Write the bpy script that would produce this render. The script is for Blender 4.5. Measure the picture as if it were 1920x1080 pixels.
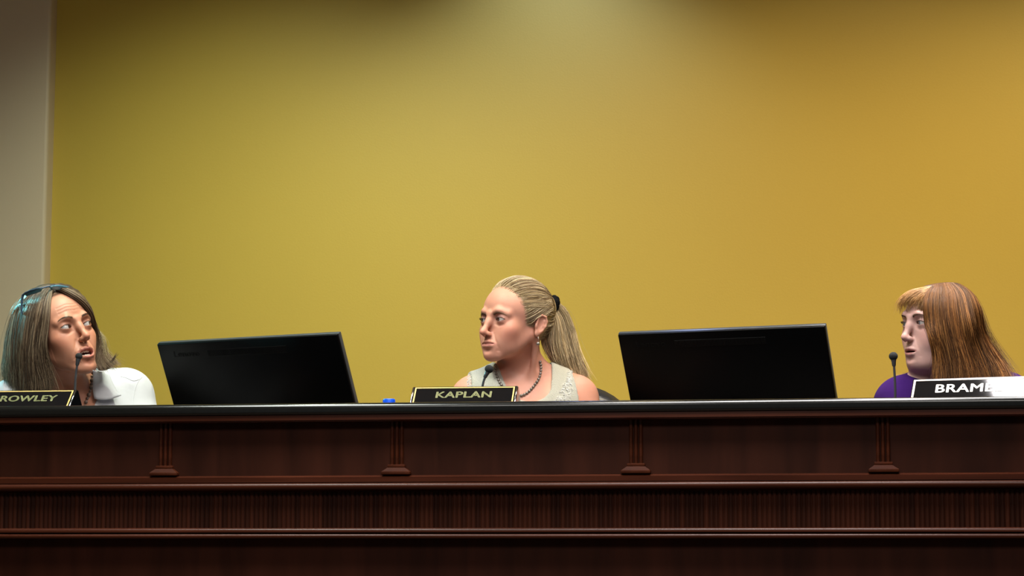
import bpy, bmesh, math, random
import numpy as np
from mathutils import Vector, Matrix
from mathutils.bvhtree import BVHTree
random.seed(7); rng = np.random.default_rng(7)
for o in list(bpy.data.objects): bpy.data.objects.remove(o)
SC = bpy.context.scene
COL = SC.collection

# ---------------------------------------------------------------- camera, world, lights, exposure
FPX = 4000.0; PITCH = math.atan(0.12); ZC = 1.30
cam = bpy.data.objects.new('camera', bpy.data.cameras.new('camera')); COL.objects.link(cam)
cam.location = (0, 0, ZC); cam.rotation_euler = (math.pi/2 + PITCH, 0, 0)
cam.data.sensor_width = 36; cam.data.lens = FPX/1920*36; cam.data.clip_end = 50
SC.camera = cam
SC.view_settings.view_transform = 'Standard'; SC.view_settings.look = 'None'
SC.view_settings.gamma = 1; SC.view_settings.use_curve_mapping = False
SC.view_settings.exposure = 0.0
w = bpy.data.worlds.new('world'); SC.world = w; w.use_nodes = True
w.node_tree.nodes['Background'].inputs[0].default_value = (0.9, 0.95, 1.0, 1)
w.node_tree.nodes['Background'].inputs[1].default_value = 0.105

def area(name, loc, size, power, color, rot=(0, 0, 0), spread=180):
    l = bpy.data.lights.new(name, 'AREA'); l.shape = 'RECTANGLE'; l.size, l.size_y = size
    l.energy = power; l.color = color; l.spread = math.radians(spread)
    o = bpy.data.objects.new(name, l); COL.objects.link(o); o.location = loc; o.rotation_euler = rot
    return o
def spot(name, loc, target, power, color, angle, blend, radius=0.05):
    l = bpy.data.lights.new(name, 'SPOT'); l.energy = power; l.color = color
    l.spot_size = math.radians(angle); l.spot_blend = blend; l.shadow_soft_size = radius
    o = bpy.data.objects.new(name, l); COL.objects.link(o); o.location = loc
    o.rotation_euler = (Vector(target)-Vector(loc)).to_track_quat('-Z', 'Y').to_euler()
    return o
CEIL = 3.75
# troffers over the dais, recessed downlight by the back wall, unseen spots added to wash it, room light over the audience
area('troffer_light', (-1.12, 4.55, CEIL-.02), (0.75, 1.0), 40, (0.94, 1.0, 0.93), spread=115)
area('troffer_light', (0.10, 4.25, CEIL-.02), (0.60, 0.6), 26, (1.0, 0.98, 0.95), spread=115)
area('troffer_light', (0.70, 4.45, CEIL-.02), (0.70, 1.0), 30, (1.0, 0.96, 0.93), spread=115)
area('troffer_light', (1.40, 5.55, CEIL-.02), (0.95, 1.0), 22, (1.0, 0.95, 0.95), spread=75)
area('audience_light', (-0.9, 1.9, CEIL-.02), (1.2, 1.2), 56, (1.0, 0.97, 0.92))
area('audience_light', (1.1, 1.8, CEIL-.02), (1.2, 1.2), 56, (1.0, 0.95, 0.90))
spot('downlight', (0.10, 6.72, CEIL), (0.10, 6.95, 1.5), 75, (0.38, 0.50, 1.0), 100, 0.9, 0.06)
spot('added_wall_wash', (-0.92, 5.55, CEIL), (-0.88, 7.1, 1.0), 262, (0.91, 1.0, 0.80), 95, 1, 0.1)
spot('added_wall_wash', (0.20, 5.55, CEIL), (0.20, 7.1, 1.0), 116, (1.0, 0.83, 0.50), 95, 1, 0.1)
spot('added_wall_wash', (1.15, 5.55, CEIL), (1.15, 7.1, 1.0), 114, (1.0, 0.77, 0.36), 95, 1, 0.1)
spot('added_wall_wash', (2.10, 5.55, CEIL), (2.10, 7.1, 1.0), 150, (1.0, 0.84, 0.60), 95, 1, 0.1)
spot('cyan_side_light', (-3.2, 7.0, 2.9), (-1.32, 5.75, 1.85), 420, (0.25, 0.95, 1.0), 22, 0.6, 0.2)  # cyan rim from the left, its source is unseen

# ---------------------------------------------------------------- helpers
def at(px, py, Y):
    u = (px-960)/FPX; v = (540-py)/FPX
    d = np.array([u, math.cos(PITCH)-v*math.sin(PITCH), math.sin(PITCH)+v*math.cos(PITCH)])
    return d*(Y/d[1]) + np.array([0, 0, ZC])
def tag(o, label=None, cat=None, group=None, kind=None):
    if label: o['label'] = label
    if cat: o['category'] = cat
    if group: o['group'] = group
    if kind: o['kind'] = kind
    return o
def empty(name, loc=(0, 0, 0), rz=0):
    o = bpy.data.objects.new(name, None); COL.objects.link(o); o.location = loc
    o.rotation_euler = (0, 0, rz); o.empty_display_size = .05
    return o
def mesh_obj(name, V, F, mat, parent=None, smooth=True, col=None, world=False):
    me = bpy.data.meshes.new(name)
    V = np.asarray(V, dtype=np.float32)
    if isinstance(F, np.ndarray):
        n, k = F.shape
        me.vertices.add(len(V)); me.vertices.foreach_set('co', V.ravel())
        me.loops.add(n*k); me.loops.foreach_set('vertex_index', F.astype(np.int32).ravel())
        me.polygons.add(n); me.polygons.foreach_set('loop_start', np.arange(0, n*k, k, dtype=np.int32))
        me.update(calc_edges=True); me.validate()
    else:
        me.from_pydata(V.tolist(), [], F); me.update()
    if smooth: me.polygons.foreach_set('use_smooth', np.ones(len(me.polygons), dtype=bool))
    if col is not None:
        a = me.color_attributes.new('Col', 'FLOAT_COLOR', 'POINT')
        c = np.ones((len(V), 4), np.float32); c[:, :3] = col
        a.data.foreach_set('color', c.ravel())
    if mat: me.materials.append(mat)
    o = bpy.data.objects.new(name, me); COL.objects.link(o)
    if parent:
        o.parent = parent
        if world:
            r = parent
            M = Matrix.LocRotScale(r.location, r.rotation_euler, None)
            if r.parent: M = Matrix.LocRotScale(r.parent.location, r.parent.rotation_euler, None) @ M
            o.matrix_parent_inverse = M.inverted()
    return o
class MB:
    """collects shapes in one bmesh"""
    def __init__(s): s.bm = bmesh.new()
    def box(s, a, b, bev=0, seg=2, M=None):
        t = bmesh.new(); bmesh.ops.create_cube(t, size=1)
        a = Vector(a); b = Vector(b)
        for v in t.verts:
            v.co = Vector([(a[i]+b[i])/2 + v.co[i]*(b[i]-a[i]) for i in range(3)])
        if bev: bmesh.ops.bevel(t, geom=t.edges[:], offset=bev, segments=seg, affect='EDGES', profile=.5)
        return s.merge(t, M)
    def merge(s, t, M=None):
        if M is not None: bmesh.ops.transform(t, matrix=M, verts=t.verts)
        me = bpy.data.meshes.new('tmp'); t.to_mesh(me); t.free(); s.bm.from_mesh(me); bpy.data.meshes.remove(me)
        return s
    def prof(s, pts, x0, x1):
        """closed (y,z) profile extruded along x"""
        n = len(pts); A = [s.bm.verts.new((x0, y, z)) for y, z in pts]; B = [s.bm.verts.new((x1, y, z)) for y, z in pts]
        s.bm.faces.new(A[::-1]); s.bm.faces.new(B)
        for i in range(n): s.bm.faces.new((A[i], A[(i+1) % n], B[(i+1) % n], B[i]))
        return s
    def lathe(s, prof, n=32, M=None):
        t = bmesh.new(); rings = []
        for r, z in prof:
            rings.append([t.verts.new((r*math.cos(2*math.pi*i/n), r*math.sin(2*math.pi*i/n), z)) for i in range(n)])
        for a, b in zip(rings, rings[1:]):
            for i in range(n): t.faces.new((a[i], a[(i+1) % n], b[(i+1) % n], b[i]))
        t.faces.new(rings[0][::-1]); t.faces.new(rings[-1])
        return s.merge(t, M)
    def tube(s, pts, r, n=10):
        pts = [Vector(p) for p in pts]; rs = r if hasattr(r, '__len__') else [r]*len(pts)
        t = bmesh.new(); rings = []; ref = Vector((0.3, 0.2, 1)).normalized(); prev = None
        for i, p in enumerate(pts):
            d = (pts[min(i+1, len(pts)-1)]-pts[max(i-1, 0)]).normalized()
            u = (prev - d*prev.dot(d)) if prev is not None else (d.cross(ref) if d.cross(ref).length > .01 else d.cross(Vector((1, 0, 0))))
            u.normalize(); prev = u; w_ = d.cross(u)
            rings.append([t.verts.new(p+(u*math.cos(2*math.pi*k/n)+w_*math.sin(2*math.pi*k/n))*rs[i]) for k in range(n)])
        for a, b in zip(rings, rings[1:]):
            for i in range(n): t.faces.new((a[i], a[(i+1) % n], b[(i+1) % n], b[i]))
        t.faces.new(rings[0][::-1]); t.faces.new(rings[-1])
        return s.merge(t)
    def ball(s, c, r, seg=16):
        t = bmesh.new(); bmesh.ops.create_uvsphere(t, u_segments=seg, v_segments=max(6, seg*3//4), radius=1)
        r = r if hasattr(r, '__len__') else (r, r, r)
        return s.merge(t, Matrix.Translation(Vector(c)) @ Matrix.Diagonal((*r, 1)))
    def build(s, name, mat, parent=None, smooth=True, angle=35, world=False):
        bmesh.ops.recalc_face_normals(s.bm, faces=s.bm.faces)
        me = bpy.data.meshes.new(name); s.bm.to_mesh(me); s.bm.free()
        if smooth:
            me.polygons.foreach_set('use_smooth', [True]*len(me.polygons))
            try: me.set_sharp_from_angle(angle=math.radians(angle))
            except Exception: pass
        me.materials.append(mat)
        o = bpy.data.objects.new(name, me); COL.objects.link(o)
        if parent:
            o.parent = parent
            if world:
                o.matrix_parent_inverse = Matrix.LocRotScale(parent.location, parent.rotation_euler, None).inverted()
        return o

# ---------------------------------------------------------------- materials
def mat(name, color, rough=.5, metal=0, spec=.5, noise=None, bump=None, vcol=False, coat=0, sss=0, tint=None, wood=None, sheen=0):
    m = bpy.data.materials.new(name); m.use_nodes = True; nt = m.node_tree; b = nt.nodes['Principled BSDF']
    b.inputs['Base Color'].default_value = (*color, 1); b.inputs['Roughness'].default_value = rough
    b.inputs['Metallic'].default_value = metal; b.inputs['Specular IOR Level'].default_value = spec
    b.inputs['Coat Weight'].default_value = coat; b.inputs['Coat Roughness'].default_value = .12
    if sheen: b.inputs['Sheen Weight'].default_value = sheen
    if sss:
        b.inputs['Subsurface Weight'].default_value = sss; b.inputs['Subsurface Radius'].default_value = (.6, .25, .12)
        b.inputs['Subsurface Scale'].default_value = .008
    L = nt.links; N = nt.nodes
    tc = N.new('ShaderNodeTexCoord')
    if vcol:
        a = N.new('ShaderNodeAttribute'); a.attribute_name = 'Col'; src = a.outputs['Color']
        L.new(src, b.inputs['Base Color'])
    if wood:
        mp = N.new('ShaderNodeMapping'); mp.inputs['Scale'].default_value = wood; L.new(tc.outputs['Object'], mp.inputs[0])
        n1 = N.new('ShaderNodeTexNoise'); n1.inputs['Scale'].default_value = 1.0; n1.inputs['Detail'].default_value = 8; n1.inputs['Distortion'].default_value = .6
        L.new(mp.outputs[0], n1.inputs['Vector'])
        r = N.new('ShaderNodeValToRGB'); e = r.color_ramp.elements
        e[0].position = .3; e[1].position = .72
        e[0].color = (*[c*.62 for c in color], 1); e[1].color = (*[c*1.35 for c in color], 1)
        L.new(n1.outputs[0], r.inputs[0]); L.new(r.outputs[0], b.inputs['Base Color'])
        mr = N.new('ShaderNodeMapRange'); mr.inputs['To Min'].default_value = rough-.05; mr.inputs['To Max'].default_value = rough+.12
        L.new(n1.outputs[0], mr.inputs[0]); L.new(mr.outputs[0], b.inputs['Roughness'])
    if noise:
        sc, amt = noise
        n1 = N.new('ShaderNodeTexNoise'); n1.inputs['Scale'].default_value = sc; n1.inputs['Detail'].default_value = 5
        L.new(tc.outputs['Object'], n1.inputs['Vector'])
        hsv = N.new('ShaderNodeHueSaturation')
        mr = N.new('ShaderNodeMapRange'); mr.inputs['To Min'].default_value = 1-amt; mr.inputs['To Max'].default_value = 1+amt
        L.new(n1.outputs[0], mr.inputs[0]); L.new(mr.outputs[0], hsv.inputs['Value'])
        if vcol: L.new(src, hsv.inputs['Color'])
        else: hsv.inputs['Color'].default_value = (*color, 1)
        L.new(hsv.outputs[0], b.inputs['Base Color'])
    if bump:
        sc, st, dist = bump
        n2 = N.new('ShaderNodeTexNoise'); n2.inputs['Scale'].default_value = sc; n2.inputs['Detail'].default_value = 4
        L.new(tc.outputs['Object'], n2.inputs['Vector'])
        bp = N.new('ShaderNodeBump'); bp.inputs['Strength'].default_value = st; bp.inputs['Distance'].default_value = dist
        L.new(n2.outputs[0], bp.inputs['Height']); L.new(bp.outputs[0], b.inputs['Normal'])
    return m
M = {}
M['wall'] = mat('mustard_paint', (.58, .41, .064), .5, spec=.38, noise=(1.1, .04), bump=(140, .12, .002))
M['pier'] = mat('beige_wall', (.64, .52, .36), .5, noise=(1.1, .04), bump=(140, .12, .002))  # same hue family as the back wall, less saturated
M['ceil'] = mat('ceiling_tile', (.62, .6, .56), .9)
M['floor'] = mat('brown_carpet', (.09, .06, .045), .95, noise=(60, .3))
M['wood'] = mat('cherry_wood', (.042, .0095, .0034), .42, spec=.15, wood=(3, 20, 26))
M['woodv'] = mat('cherry_panel_wood', (.027, .0066, .0028), .5, spec=.10, wood=(14, 14, 1.6))
M['tambour'] = mat('cherry_tambour_wood', (.027, .0066, .0028), .5, spec=.10, vcol=True)
M['foot'] = mat('cherry_foot_block', (.050, .0115, .0042), .55, spec=.06, wood=(8, 26, 40))
M['woodr'] = mat('cherry_moulding_wood', (.040, .0090, .0034), .28, spec=.20, wood=(2, 26, 40))
M['counter'] = mat('black_counter_stone', (.006, .006, .0055), .17, spec=.42, noise=(220, .5))
M['desk'] = mat('dark_desk_laminate', (.03, .018, .012), .4)
M['mon'] = mat('black_monitor_plastic', (.0008, .0009, .0012), .38, spec=.10)
M['monedge'] = mat('graphite_monitor_edge', (.035, .042, .048), .3, spec=.6)
M['monslot'] = mat('monitor_vent_black', (.003, .003, .003), .6, spec=.2)
M['screen'] = mat('screen_glass', (.01, .01, .012), .08)
M['black'] = mat('black_plastic', (.008, .008, .009), .35)
M['gloss'] = mat('black_gloss_plate', (.004, .004, .005), .055, spec=.6)
M['gold'] = mat('gold_foil', (.56, .38, .12), .45, metal=.25)
M['goldtext'] = mat('engraved_gold_letters', (.25, .25, .11), .6, metal=.2, noise=(500, .25))
M['mirror'] = mat('polished_dark_metal', (.55, .52, .62), .12, metal=1)
M['neck'] = mat('gooseneck_metal', (.10, .10, .11), .25, metal=.6, spec=.8)
M['foam'] = mat('foam_windscreen', (.008, .008, .009), .85, bump=(900, .9, .002))
M['blue'] = mat('blue_cap_plastic', (.005, .10, .75), .35)
M['water'] = mat('clear_bottle_plastic', (.8, .88, .95), .08)
M['water'].node_tree.nodes['Principled BSDF'].inputs['Transmission Weight'].default_value = .95
M['leather'] = mat('black_leather', (.010, .011, .013), .3, spec=.55, bump=(240, .3, .002))
M['skin'] = mat('skin', (.6, .35, .25), .5, spec=.36, vcol=True, sss=.12, noise=(55, .06), bump=(420, .10, .0012))
M['eye'] = mat('eye', (.8, .8, .8), .12, spec=.6, vcol=True, coat=.5)
M['hair'] = mat('hair', (.3, .2, .1), .42, spec=.38, vcol=True)
M['pearl'] = mat('grey_pearl', (.24, .21, .18), .2, spec=.8, metal=.4)
M['silver'] = mat('silver', (.6, .6, .62), .22, metal=1)
M['teeth'] = mat('teeth', (.78, .70, .58), .3)
M['mouthin'] = mat('mouth_interior', (.10, .02, .02), .5)
M['frame'] = mat('blue_grey_speckled_acetate', (.05, .08, .12), .25, noise=(260, .9), spec=.6)
M['lens'] = mat('tinted_lens', (.10, .28, .36), .07, spec=.8)
M['amber'] = mat('mixed_stone_beads', (.17, .11, .085), .25, noise=(120, .95))
M['white'] = mat('white_cotton', (.50, .50, .525), .85, noise=(14, .03), bump=(7, .35, .03), sheen=.2)
M['knit'] = mat('grey_beige_knit', (.40, .395, .34), .95, noise=(420, .16), bump=(560, .8, .003), sheen=.1)
M['lace'] = mat('ivory_lace', (.74, .73, .68), .9, bump=(600, .6, .002))
M['purple'] = mat('purple_jersey', (.028, .005, .085), .95, spec=.15, bump=(22, .35, .008))
M['trouser'] = mat('charcoal_trouser_fabric', (.03, .03, .035), .9)
M['scrunch'] = mat('black_scrunchie_fabric', (.003, .003, .0035), .9, spec=.1, bump=(300, .6, .003))

# ---------------------------------------------------------------- room shell
ALPHA = math.atan(0.1468)          # the dais and the back wall run at this angle to the picture plane
PLAT = 0.70
def wallY(x, y0=7.15): return y0 - 0.1468*x
D = MB(); D.box((-5, -3, -0.1), (6, 9, 0)); fl = D.build('floor', M['floor'], smooth=False); tag(fl, kind='structure')
pf = empty('platform', (0, 5.15, 0), -ALPHA)
bpy.data.objects.remove(pf)
def rot_box(name, a, b, m, bev=0, origin=(0, 5.15, 0)):
    D = MB(); D.box(a, b, bev, 4); o = D.build(name, m, smooth=bool(bev)); o.location = origin; o.rotation_euler = (0, 0, -ALPHA); return o
tag(rot_box('floor_platform', (-4.6, .02, 0.0), (5.6, 2.1, PLAT), M['floor']), kind='structure')
tag(rot_box('wall_back', (-5.6, 2.0, 0), (6.6, 2.15, CEIL+.05), M['wall']), kind='structure')
# pier on the left: front face a few centimetres proud of the back wall, bullnose corner
pc = at(79, 270, 7.30)
ca, sa = math.cos(ALPHA), math.sin(ALPHA)
def toloc(p): q = Vector((p[0], p[1]-5.15)); return (q.x*ca - q.y*sa, q.x*sa + q.y*ca)
px_, _ = toloc(pc)
tag(rot_box('wall_left', (-5.6, 1.94, 0), (px_, 2.05, CEIL+.05), M['pier'], bev=.012), kind='structure')
D = MB(); D.box((-5, -3, CEIL+.02), (6, 9, CEIL+.1)); tag(D.build('ceiling', M['ceil'], smooth=False), kind='structure')
D = MB(); D.box((-5.1, -3, 0), (-5, 9, CEIL+.1)); tag(D.build('wall_far_left', M['pier'], smooth=False), kind='structure')
D = MB(); D.box((6, -3, 0), (6.1, 9, CEIL+.1)); tag(D.build('wall_right', M['wall'], smooth=False), kind='structure')

# ---------------------------------------------------------------- dais
dais = tag(empty('dais', (0, 5.15, PLAT*0), -ALPHA), 'long dark cherry wood council dais with black stone ledge and fluted pilasters', 'dais')
X0, X1 = -2.6, 2.6
K = 1.643                                             # top of the black ledge
def zpx(py): return at(960, py, 5.15)[2]
def arc(cy, cz, r, a0, a1, n=8):
    return [(cy+r*math.cos(math.radians(a0+(a1-a0)*i/n)), cz+r*math.sin(math.radians(a0+(a1-a0)*i/n))) for i in range(n+1)]
zt = K; zb = zpx(774.5)
MB().prof([(.245, zt)] + arc(.012, zt-.014, .014, 90, 180) + arc(.006, zb+.008, .008, 180, 270) + [(.245, zb)], X0, X1).build('counter_ledge', M['counter'], dais, angle=60)
z1 = zpx(787.5)
MB().prof([(.12, zb-.0005), (.004, zb-.0005), (.003, z1+.004), (.008, z1), (.12, z1)], X0, X1).build('cornice_rail', M['woodr'], dais)
z2 = zpx(889.5)
MB().prof([(.12, z1+.002), (.034, z1+.002), (.034, z2-.002), (.12, z2-.002)], X0, X1).build('upper_panel', M['woodv'], dais)
z3 = zpx(902.5)
MB().prof([(.12, z2), (.022, z2), (.014, z2-.004), (.014, z3), (.12, z3)], X0, X1).build('lower_rail', M['woodr'], dais)
z4 = zpx(920.5); zm = zpx(904.5)
MB().prof([(.12, z3+.001), (.022, z3+.001), (.022, zm)] + arc(.010, zm-.008, .0085, 70, 235) + [(.019, zm-.0185), (.014, zm-.0200), (.017, z4+.004), (.024, z4), (.12, z4)], X0, X1).build('half_round_moulding', M['woodr'], dais)
z5 = zpx(989.5)
# tambour band: one mesh of vertical reeds
P = 0.0115; nre = int((X1-X0)/P); V = []; F = []
seg = 6; xs = []
for i in range(nre):
    for k in range(seg):
        t = k/seg; xs.append((X0+(i+t)*P, .031 - .0064*math.sqrt(max(0, 1-(2*t-1)**2))**.6))
for x, y in xs: V += [(x, y, z5), (x, y, z4)]
for i in range(len(xs)-1): F.append((2*i, 2*i+2, 2*i+3, 2*i+1))
rv = rng.uniform(.62, 1.35, nre+1); tc_ = np.array([[.027, .0066, .0028]])*rv[np.repeat(np.arange(len(xs))//seg, 2)][:, None]
o = mesh_obj('tambour_band', V, F, M['tambour'], dais, col=tc_)
MB().prof([(.12, z4), (.040, z4), (.040, z5), (.12, z5)], X0, X1).build('band_backing', M['woodv'], dais)
z6 = zpx(1000); z7 = zpx(1010)
MB().prof([(.12, z5), (.024, z5)] + arc(.014, z5-.008, .008, 90, 200, 6) + [(.018, z6), (.012, z6-.001)] + arc(.010, z6-.007, .006, 100, 250, 6) + [(.026, z7), (.12, z7)], X0, X1).build('base_moulding', M['woodr'], dais)
MB().prof([(.12, z7), (.036, z7), (.036, PLAT*0+.12), (.12, PLAT*0+.12)], X0, X1).build('lower_panel', M['woodv'], dais)
MB().prof([(.12, .12), (.018, .12), (.014, .11), (.014, 0.0), (.12, 0.0)], X0, X1).build('plinth', M['woodr'], dais)
zdesk = 1.42
desk = tag(empty('desk', (0, 5.15, 0), -ALPHA), 'dark worktop behind the raised black ledge', 'desk')
D = MB(); D.box((X0, .122, zdesk-.035), (X1, .80, zdesk), .004); D.build('worktop', M['desk'], desk)
for xx in (X0, X1-.04):
    D = MB(); D.box((xx, .122, PLAT), (xx+.04, .76, zdesk-.035), .002); D.build('end_panel', M['woodv'], desk)
# pilasters: three reeds on a stepped foot
LD = math.hypot(1, .1468)
for i in range(-1, 5):
    xc = -0.874 + i*0.5854
    if i in (-1, 4) and abs(xc) > 2.5: continue
    pl = empty('pilaster', (xc, .034, 0)); pl.parent = dais
    D = MB()
    for k in (-1, 0, 1):
        pr = [(k*.0118+.0046*math.cos(a), -.0075*math.sin(a)**.8 if 0 < a < math.pi else 0) for a in np.linspace(0, math.pi, 9)]
        t = bmesh.new(); A = [t.verts.new((x, y, z2+.022)) for x, y in pr]; B = [t.verts.new((x, y, z1+.002)) for x, y in pr]
        for q in range(len(pr)-1): t.faces.new((A[q], A[q+1], B[q+1], B[q]))
        t.faces.new(B); D.merge(t)
    D.build('reeded_shaft', M['woodr'], pl, angle=50)
    D = MB()
    def taper(w0, d0, za, w1, d1, zb_):
        t = bmesh.new(); v = [t.verts.new(c) for c in ((-w0, 0, za), (w0, 0, za), (w0, -d0, za), (-w0, -d0, za), (-w1, 0, zb_), (w1, 0, zb_), (w1, -d1, zb_), (-w1, -d1, zb_))]
        for f in ((0, 1, 2, 3), (4, 5, 6, 7), (0, 1, 5, 4), (1, 2, 6, 5), (2, 3, 7, 6), (3, 0, 4, 7)): t.faces.new([v[q] for q in f])
        D.merge(t)
    za = z2+.026
    D.box((-.0215, -.014, za-.0075), (.0215, 0, za), .0012)
    taper(.0215, .014, za-.0075, .034, .020, za-.0165)
    D.box((-.0355, -.022, za-.0245), (.0355, 0, za-.0165), .0015)
    D.build('foot_block', M['foot'], pl)

# ---------------------------------------------------------------- text
def text_mesh(body, height, width, depth, weight=0.0, bold=0):
    cu = bpy.data.curves.new('t', 'FONT'); cu.body = body; cu.size = 1; cu.offset = weight; cu.extrude = .02; cu.resolution_u = 6; cu.space_character = 1.06
    o = bpy.data.objects.new('t', cu); COL.objects.link(o); bpy.context.view_layer.update()
    dg = bpy.context.evaluated_depsgraph_get(); me = bpy.data.meshes.new_from_object(o.evaluated_get(dg))
    bpy.data.objects.remove(o)
    co = np.array([v.co[:] for v in me.vertices]); lo = co.min(0); hi = co.max(0)
    s = np.array([width/(hi[0]-lo[0]), height/(hi[1]-lo[1]), depth/(hi[2]-lo[2])])
    co = (co-(lo+hi)/2)*s
    for v, c in zip(me.vertices, co): v.co = c
    if bold:
        bm = bmesh.new()
        for dx, dy in ((-1, 0), (1, 0), (0, .5), (0, -.5)):
            m2 = me.copy(); m2.transform(Matrix.Translation((dx*bold, dy*bold, 0))); bm.from_mesh(m2); bpy.data.meshes.remove(m2)
        bm.to_mesh(me); bm.free()
    return me
def text_obj(name, me, m, parent, Mx):
    me.materials.append(m); me.transform(Mx); o = bpy.data.objects.new(name, me); COL.objects.link(o); o.parent = parent; return o

# ---------------------------------------------------------------- monitors
def monitor(A, yaw, tilt, L, H, label, tsize=.085):
    """A = world position of the top left corner of the back"""
    T = .016
    root = tag(empty('monitor', (0, 0, 0)), label, 'monitor', 'computers on the dais')
    Mx = Matrix.Translation(Vector(A)) @ Matrix.Rotation(-yaw, 4, 'Z') @ Matrix.Rotation(tilt, 4, 'X')
    # local: x along top edge, z down the back is -z, back faces -y
    cw = Mx @ Vector((L/2, 0, -H*.62)); root.location = (cw.x, cw.y, zdesk)
    inv = Matrix.Translation(-root.location) @ Mx
    D = MB(); D.box((0, 0, -H), (L, T, 0), .0028, 3, M=inv); D.build('rear_shell', M['mon'], root)
    D = MB(); D.box((-.001, .0075, -H-.001), (L+.001, T+.006, .001), .002, 2, M=inv); D.build('edge_band', M['monedge'], root)
    D = MB(); D.box((.008, T+.0058, -H+.02), (L-.008, T+.0068, -.008), 0, M=inv); D.build('screen', M['screen'], root, smooth=False)
    x0, x1 = L*.275, L*.715
    D = MB(); D.box((x0, -.0006, -.044), (x1, .002, -.0235), .0003, 1, M=inv); vg = D.build('vent_grille', M['monslot'], root)
    D = MB(); n = 60
    for i in range(n):
        x = x0+.003+(x1-x0-.006)*i/(n-1); D.box((x-.0012, -.0016, -.0425), (x+.0012, 0, -.025), 0, M=inv)
    D.build('vent_slats', M['mon'], vg, smooth=False)
    me = text_mesh('Lenovo', .0165, tsize, .0012, 0, bold=.0007)
    text_obj('lettering', me, M['monslot'], root, inv @ Matrix.Translation((L*.155, -.0004, -.032)) @ Matrix.Rotation(math.pi/2, 4, 'X'))
    # stand
    c = Mx @ Vector((L/2, 0, -H*.62)) - root.location
    bk = Mx.to_3x3() @ Vector((0, -1, 0))
    a = c + bk*.002; f = Vector((bk.x, bk.y, 0)).normalized()
    D = MB(); D.tube([a+bk*(-.004), a+bk*.03, Vector((f.x*.055, f.y*.055, c.z*.45)), Vector((f.x*.05, f.y*.05, .006))], .016, 12); D.build('stand_neck', M['black'], root)
    D = MB(); D.box((-.12, -.09, 0), (.12, .09, .008), .003, 2, M=Matrix.Rotation(-yaw, 4, 'Z')); D.build('stand_base', M['black'], root)
    return root
monitor((-0.9983, 5.9686, 1.8567), math.radians(28.1), math.radians(26.3), .60, .37, 'black monitor seen from behind between the woman in white and the KAPLAN nameplate')
monitor((0.2995*.985, 6.0196*.985, 1.30+.5885*.985), math.radians(23.1), math.radians(28.9), .60*.985, .37, 'black monitor seen from behind, between the ponytailed woman and the woman in purple')

# ---------------------------------------------------------------- nameplates
def nameplate(cpx, toppy, label, text, wtext, m_text, ht=.0222, toff=0.0, rz=0.0, ends=True, wd=.268, yoff=.125, bright=False):
    """wedge shaped block: front face leans back 45 degrees"""
    yb = 5.15 - .1468*((cpx-960)/FPX*5.2)
    x = (cpx-960)/FPX*(yb+yoff)
    root = tag(empty('nameplate', (x, yb+yoff, K), -ALPHA+rz), label, 'nameplate', 'nameplates along the ledge')
    h = at(cpx, toppy, yb+yoff+.045)[2]-K; d = h*1.0
    D = MB()
    t = bmesh.new()
    pr = [(0, 0), (d, h), (d+.012, h), (d+.055, 0)]
    A = [t.verts.new((-wd/2, y, z)) for y, z in pr]; B = [t.verts.new((wd/2, y, z)) for y, z in pr]
    t.faces.new(A[::-1]); t.faces.new(B)
    for i in range(4): t.faces.new((A[i], A[(i+1) % 4], B[(i+1) % 4], B[i]))
    bmesh.ops.bevel(t, geom=t.edges[:], offset=.0018, segments=3, affect='EDGES'); D.merge(t)
    D.build('plate_body', M['gloss'], root)
    # front face frame: u across, v up the slope, n outwards
    slope = math.hypot(d, h); F = Matrix(((1, 0, 0, 0), (0, d/slope, -h/slope, 0), (0, h/slope, d/slope, 0), (0, 0, 0, 1)))
    # border frame (thin raised foil)
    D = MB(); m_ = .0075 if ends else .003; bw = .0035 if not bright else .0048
    u0, u1, v0, v1 = -wd/2+m_, wd/2-m_, .004, slope-.0028
    for a, b in (((u0, v1-bw), (u1, v1)), ((u0, v0), (u1, v0+bw)), ((u0, v0+bw), (u0+bw, v1-bw)), ((u1-bw, v0+bw), (u1, v1-bw))):
        D.box((a[0], a[1], 0), (b[0], b[1], .0006), 0, M=F)
    D.build('border', M['gold'] if not bright else M['glareborder'], root, smooth=False)
    if ends:
        for s in (-1, 1):
            D = MB(); u = s*(wd/2-.0028); D.box((u-.0015, .003, -.0002), (u+.0015, slope-.002, .0014), .0006, 2, M=F); D.build('end_strip', M['mirror'], root)
    me = text_mesh(text, ht, wtext, .0006, 0, bold=.0010 if bright else .0009)
    text_obj('lettering', me, m_text, root, F @ Matrix.Translation((toff, slope*.5+.0035, .0005)))
    return root
M['glareborder'] = mat('glare_white_border', (.85, .72, .62), .4)  # border colour has the whitening of the glare painted in
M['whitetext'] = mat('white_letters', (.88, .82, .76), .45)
nameplate(866, 724.5, 'black and gold KAPLAN nameplate in front of the ponytailed woman', 'KAPLAN', .139, M['goldtext'], toff=0)
nameplate(35.5, 731.5, 'black and gold CROWLEY nameplate cut off by the left edge of the photo', 'CROWLEY', .176, M['goldtext'], toff=0)
nameplate(1823, 707.5, 'BRAMEL nameplate half washed out by glare, its border whitened with it', 'BRAMEL', .160, M['whitetext'], toff=-.010, ht=.029, ends=False, wd=.300, bright=True, rz=-.22)

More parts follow.
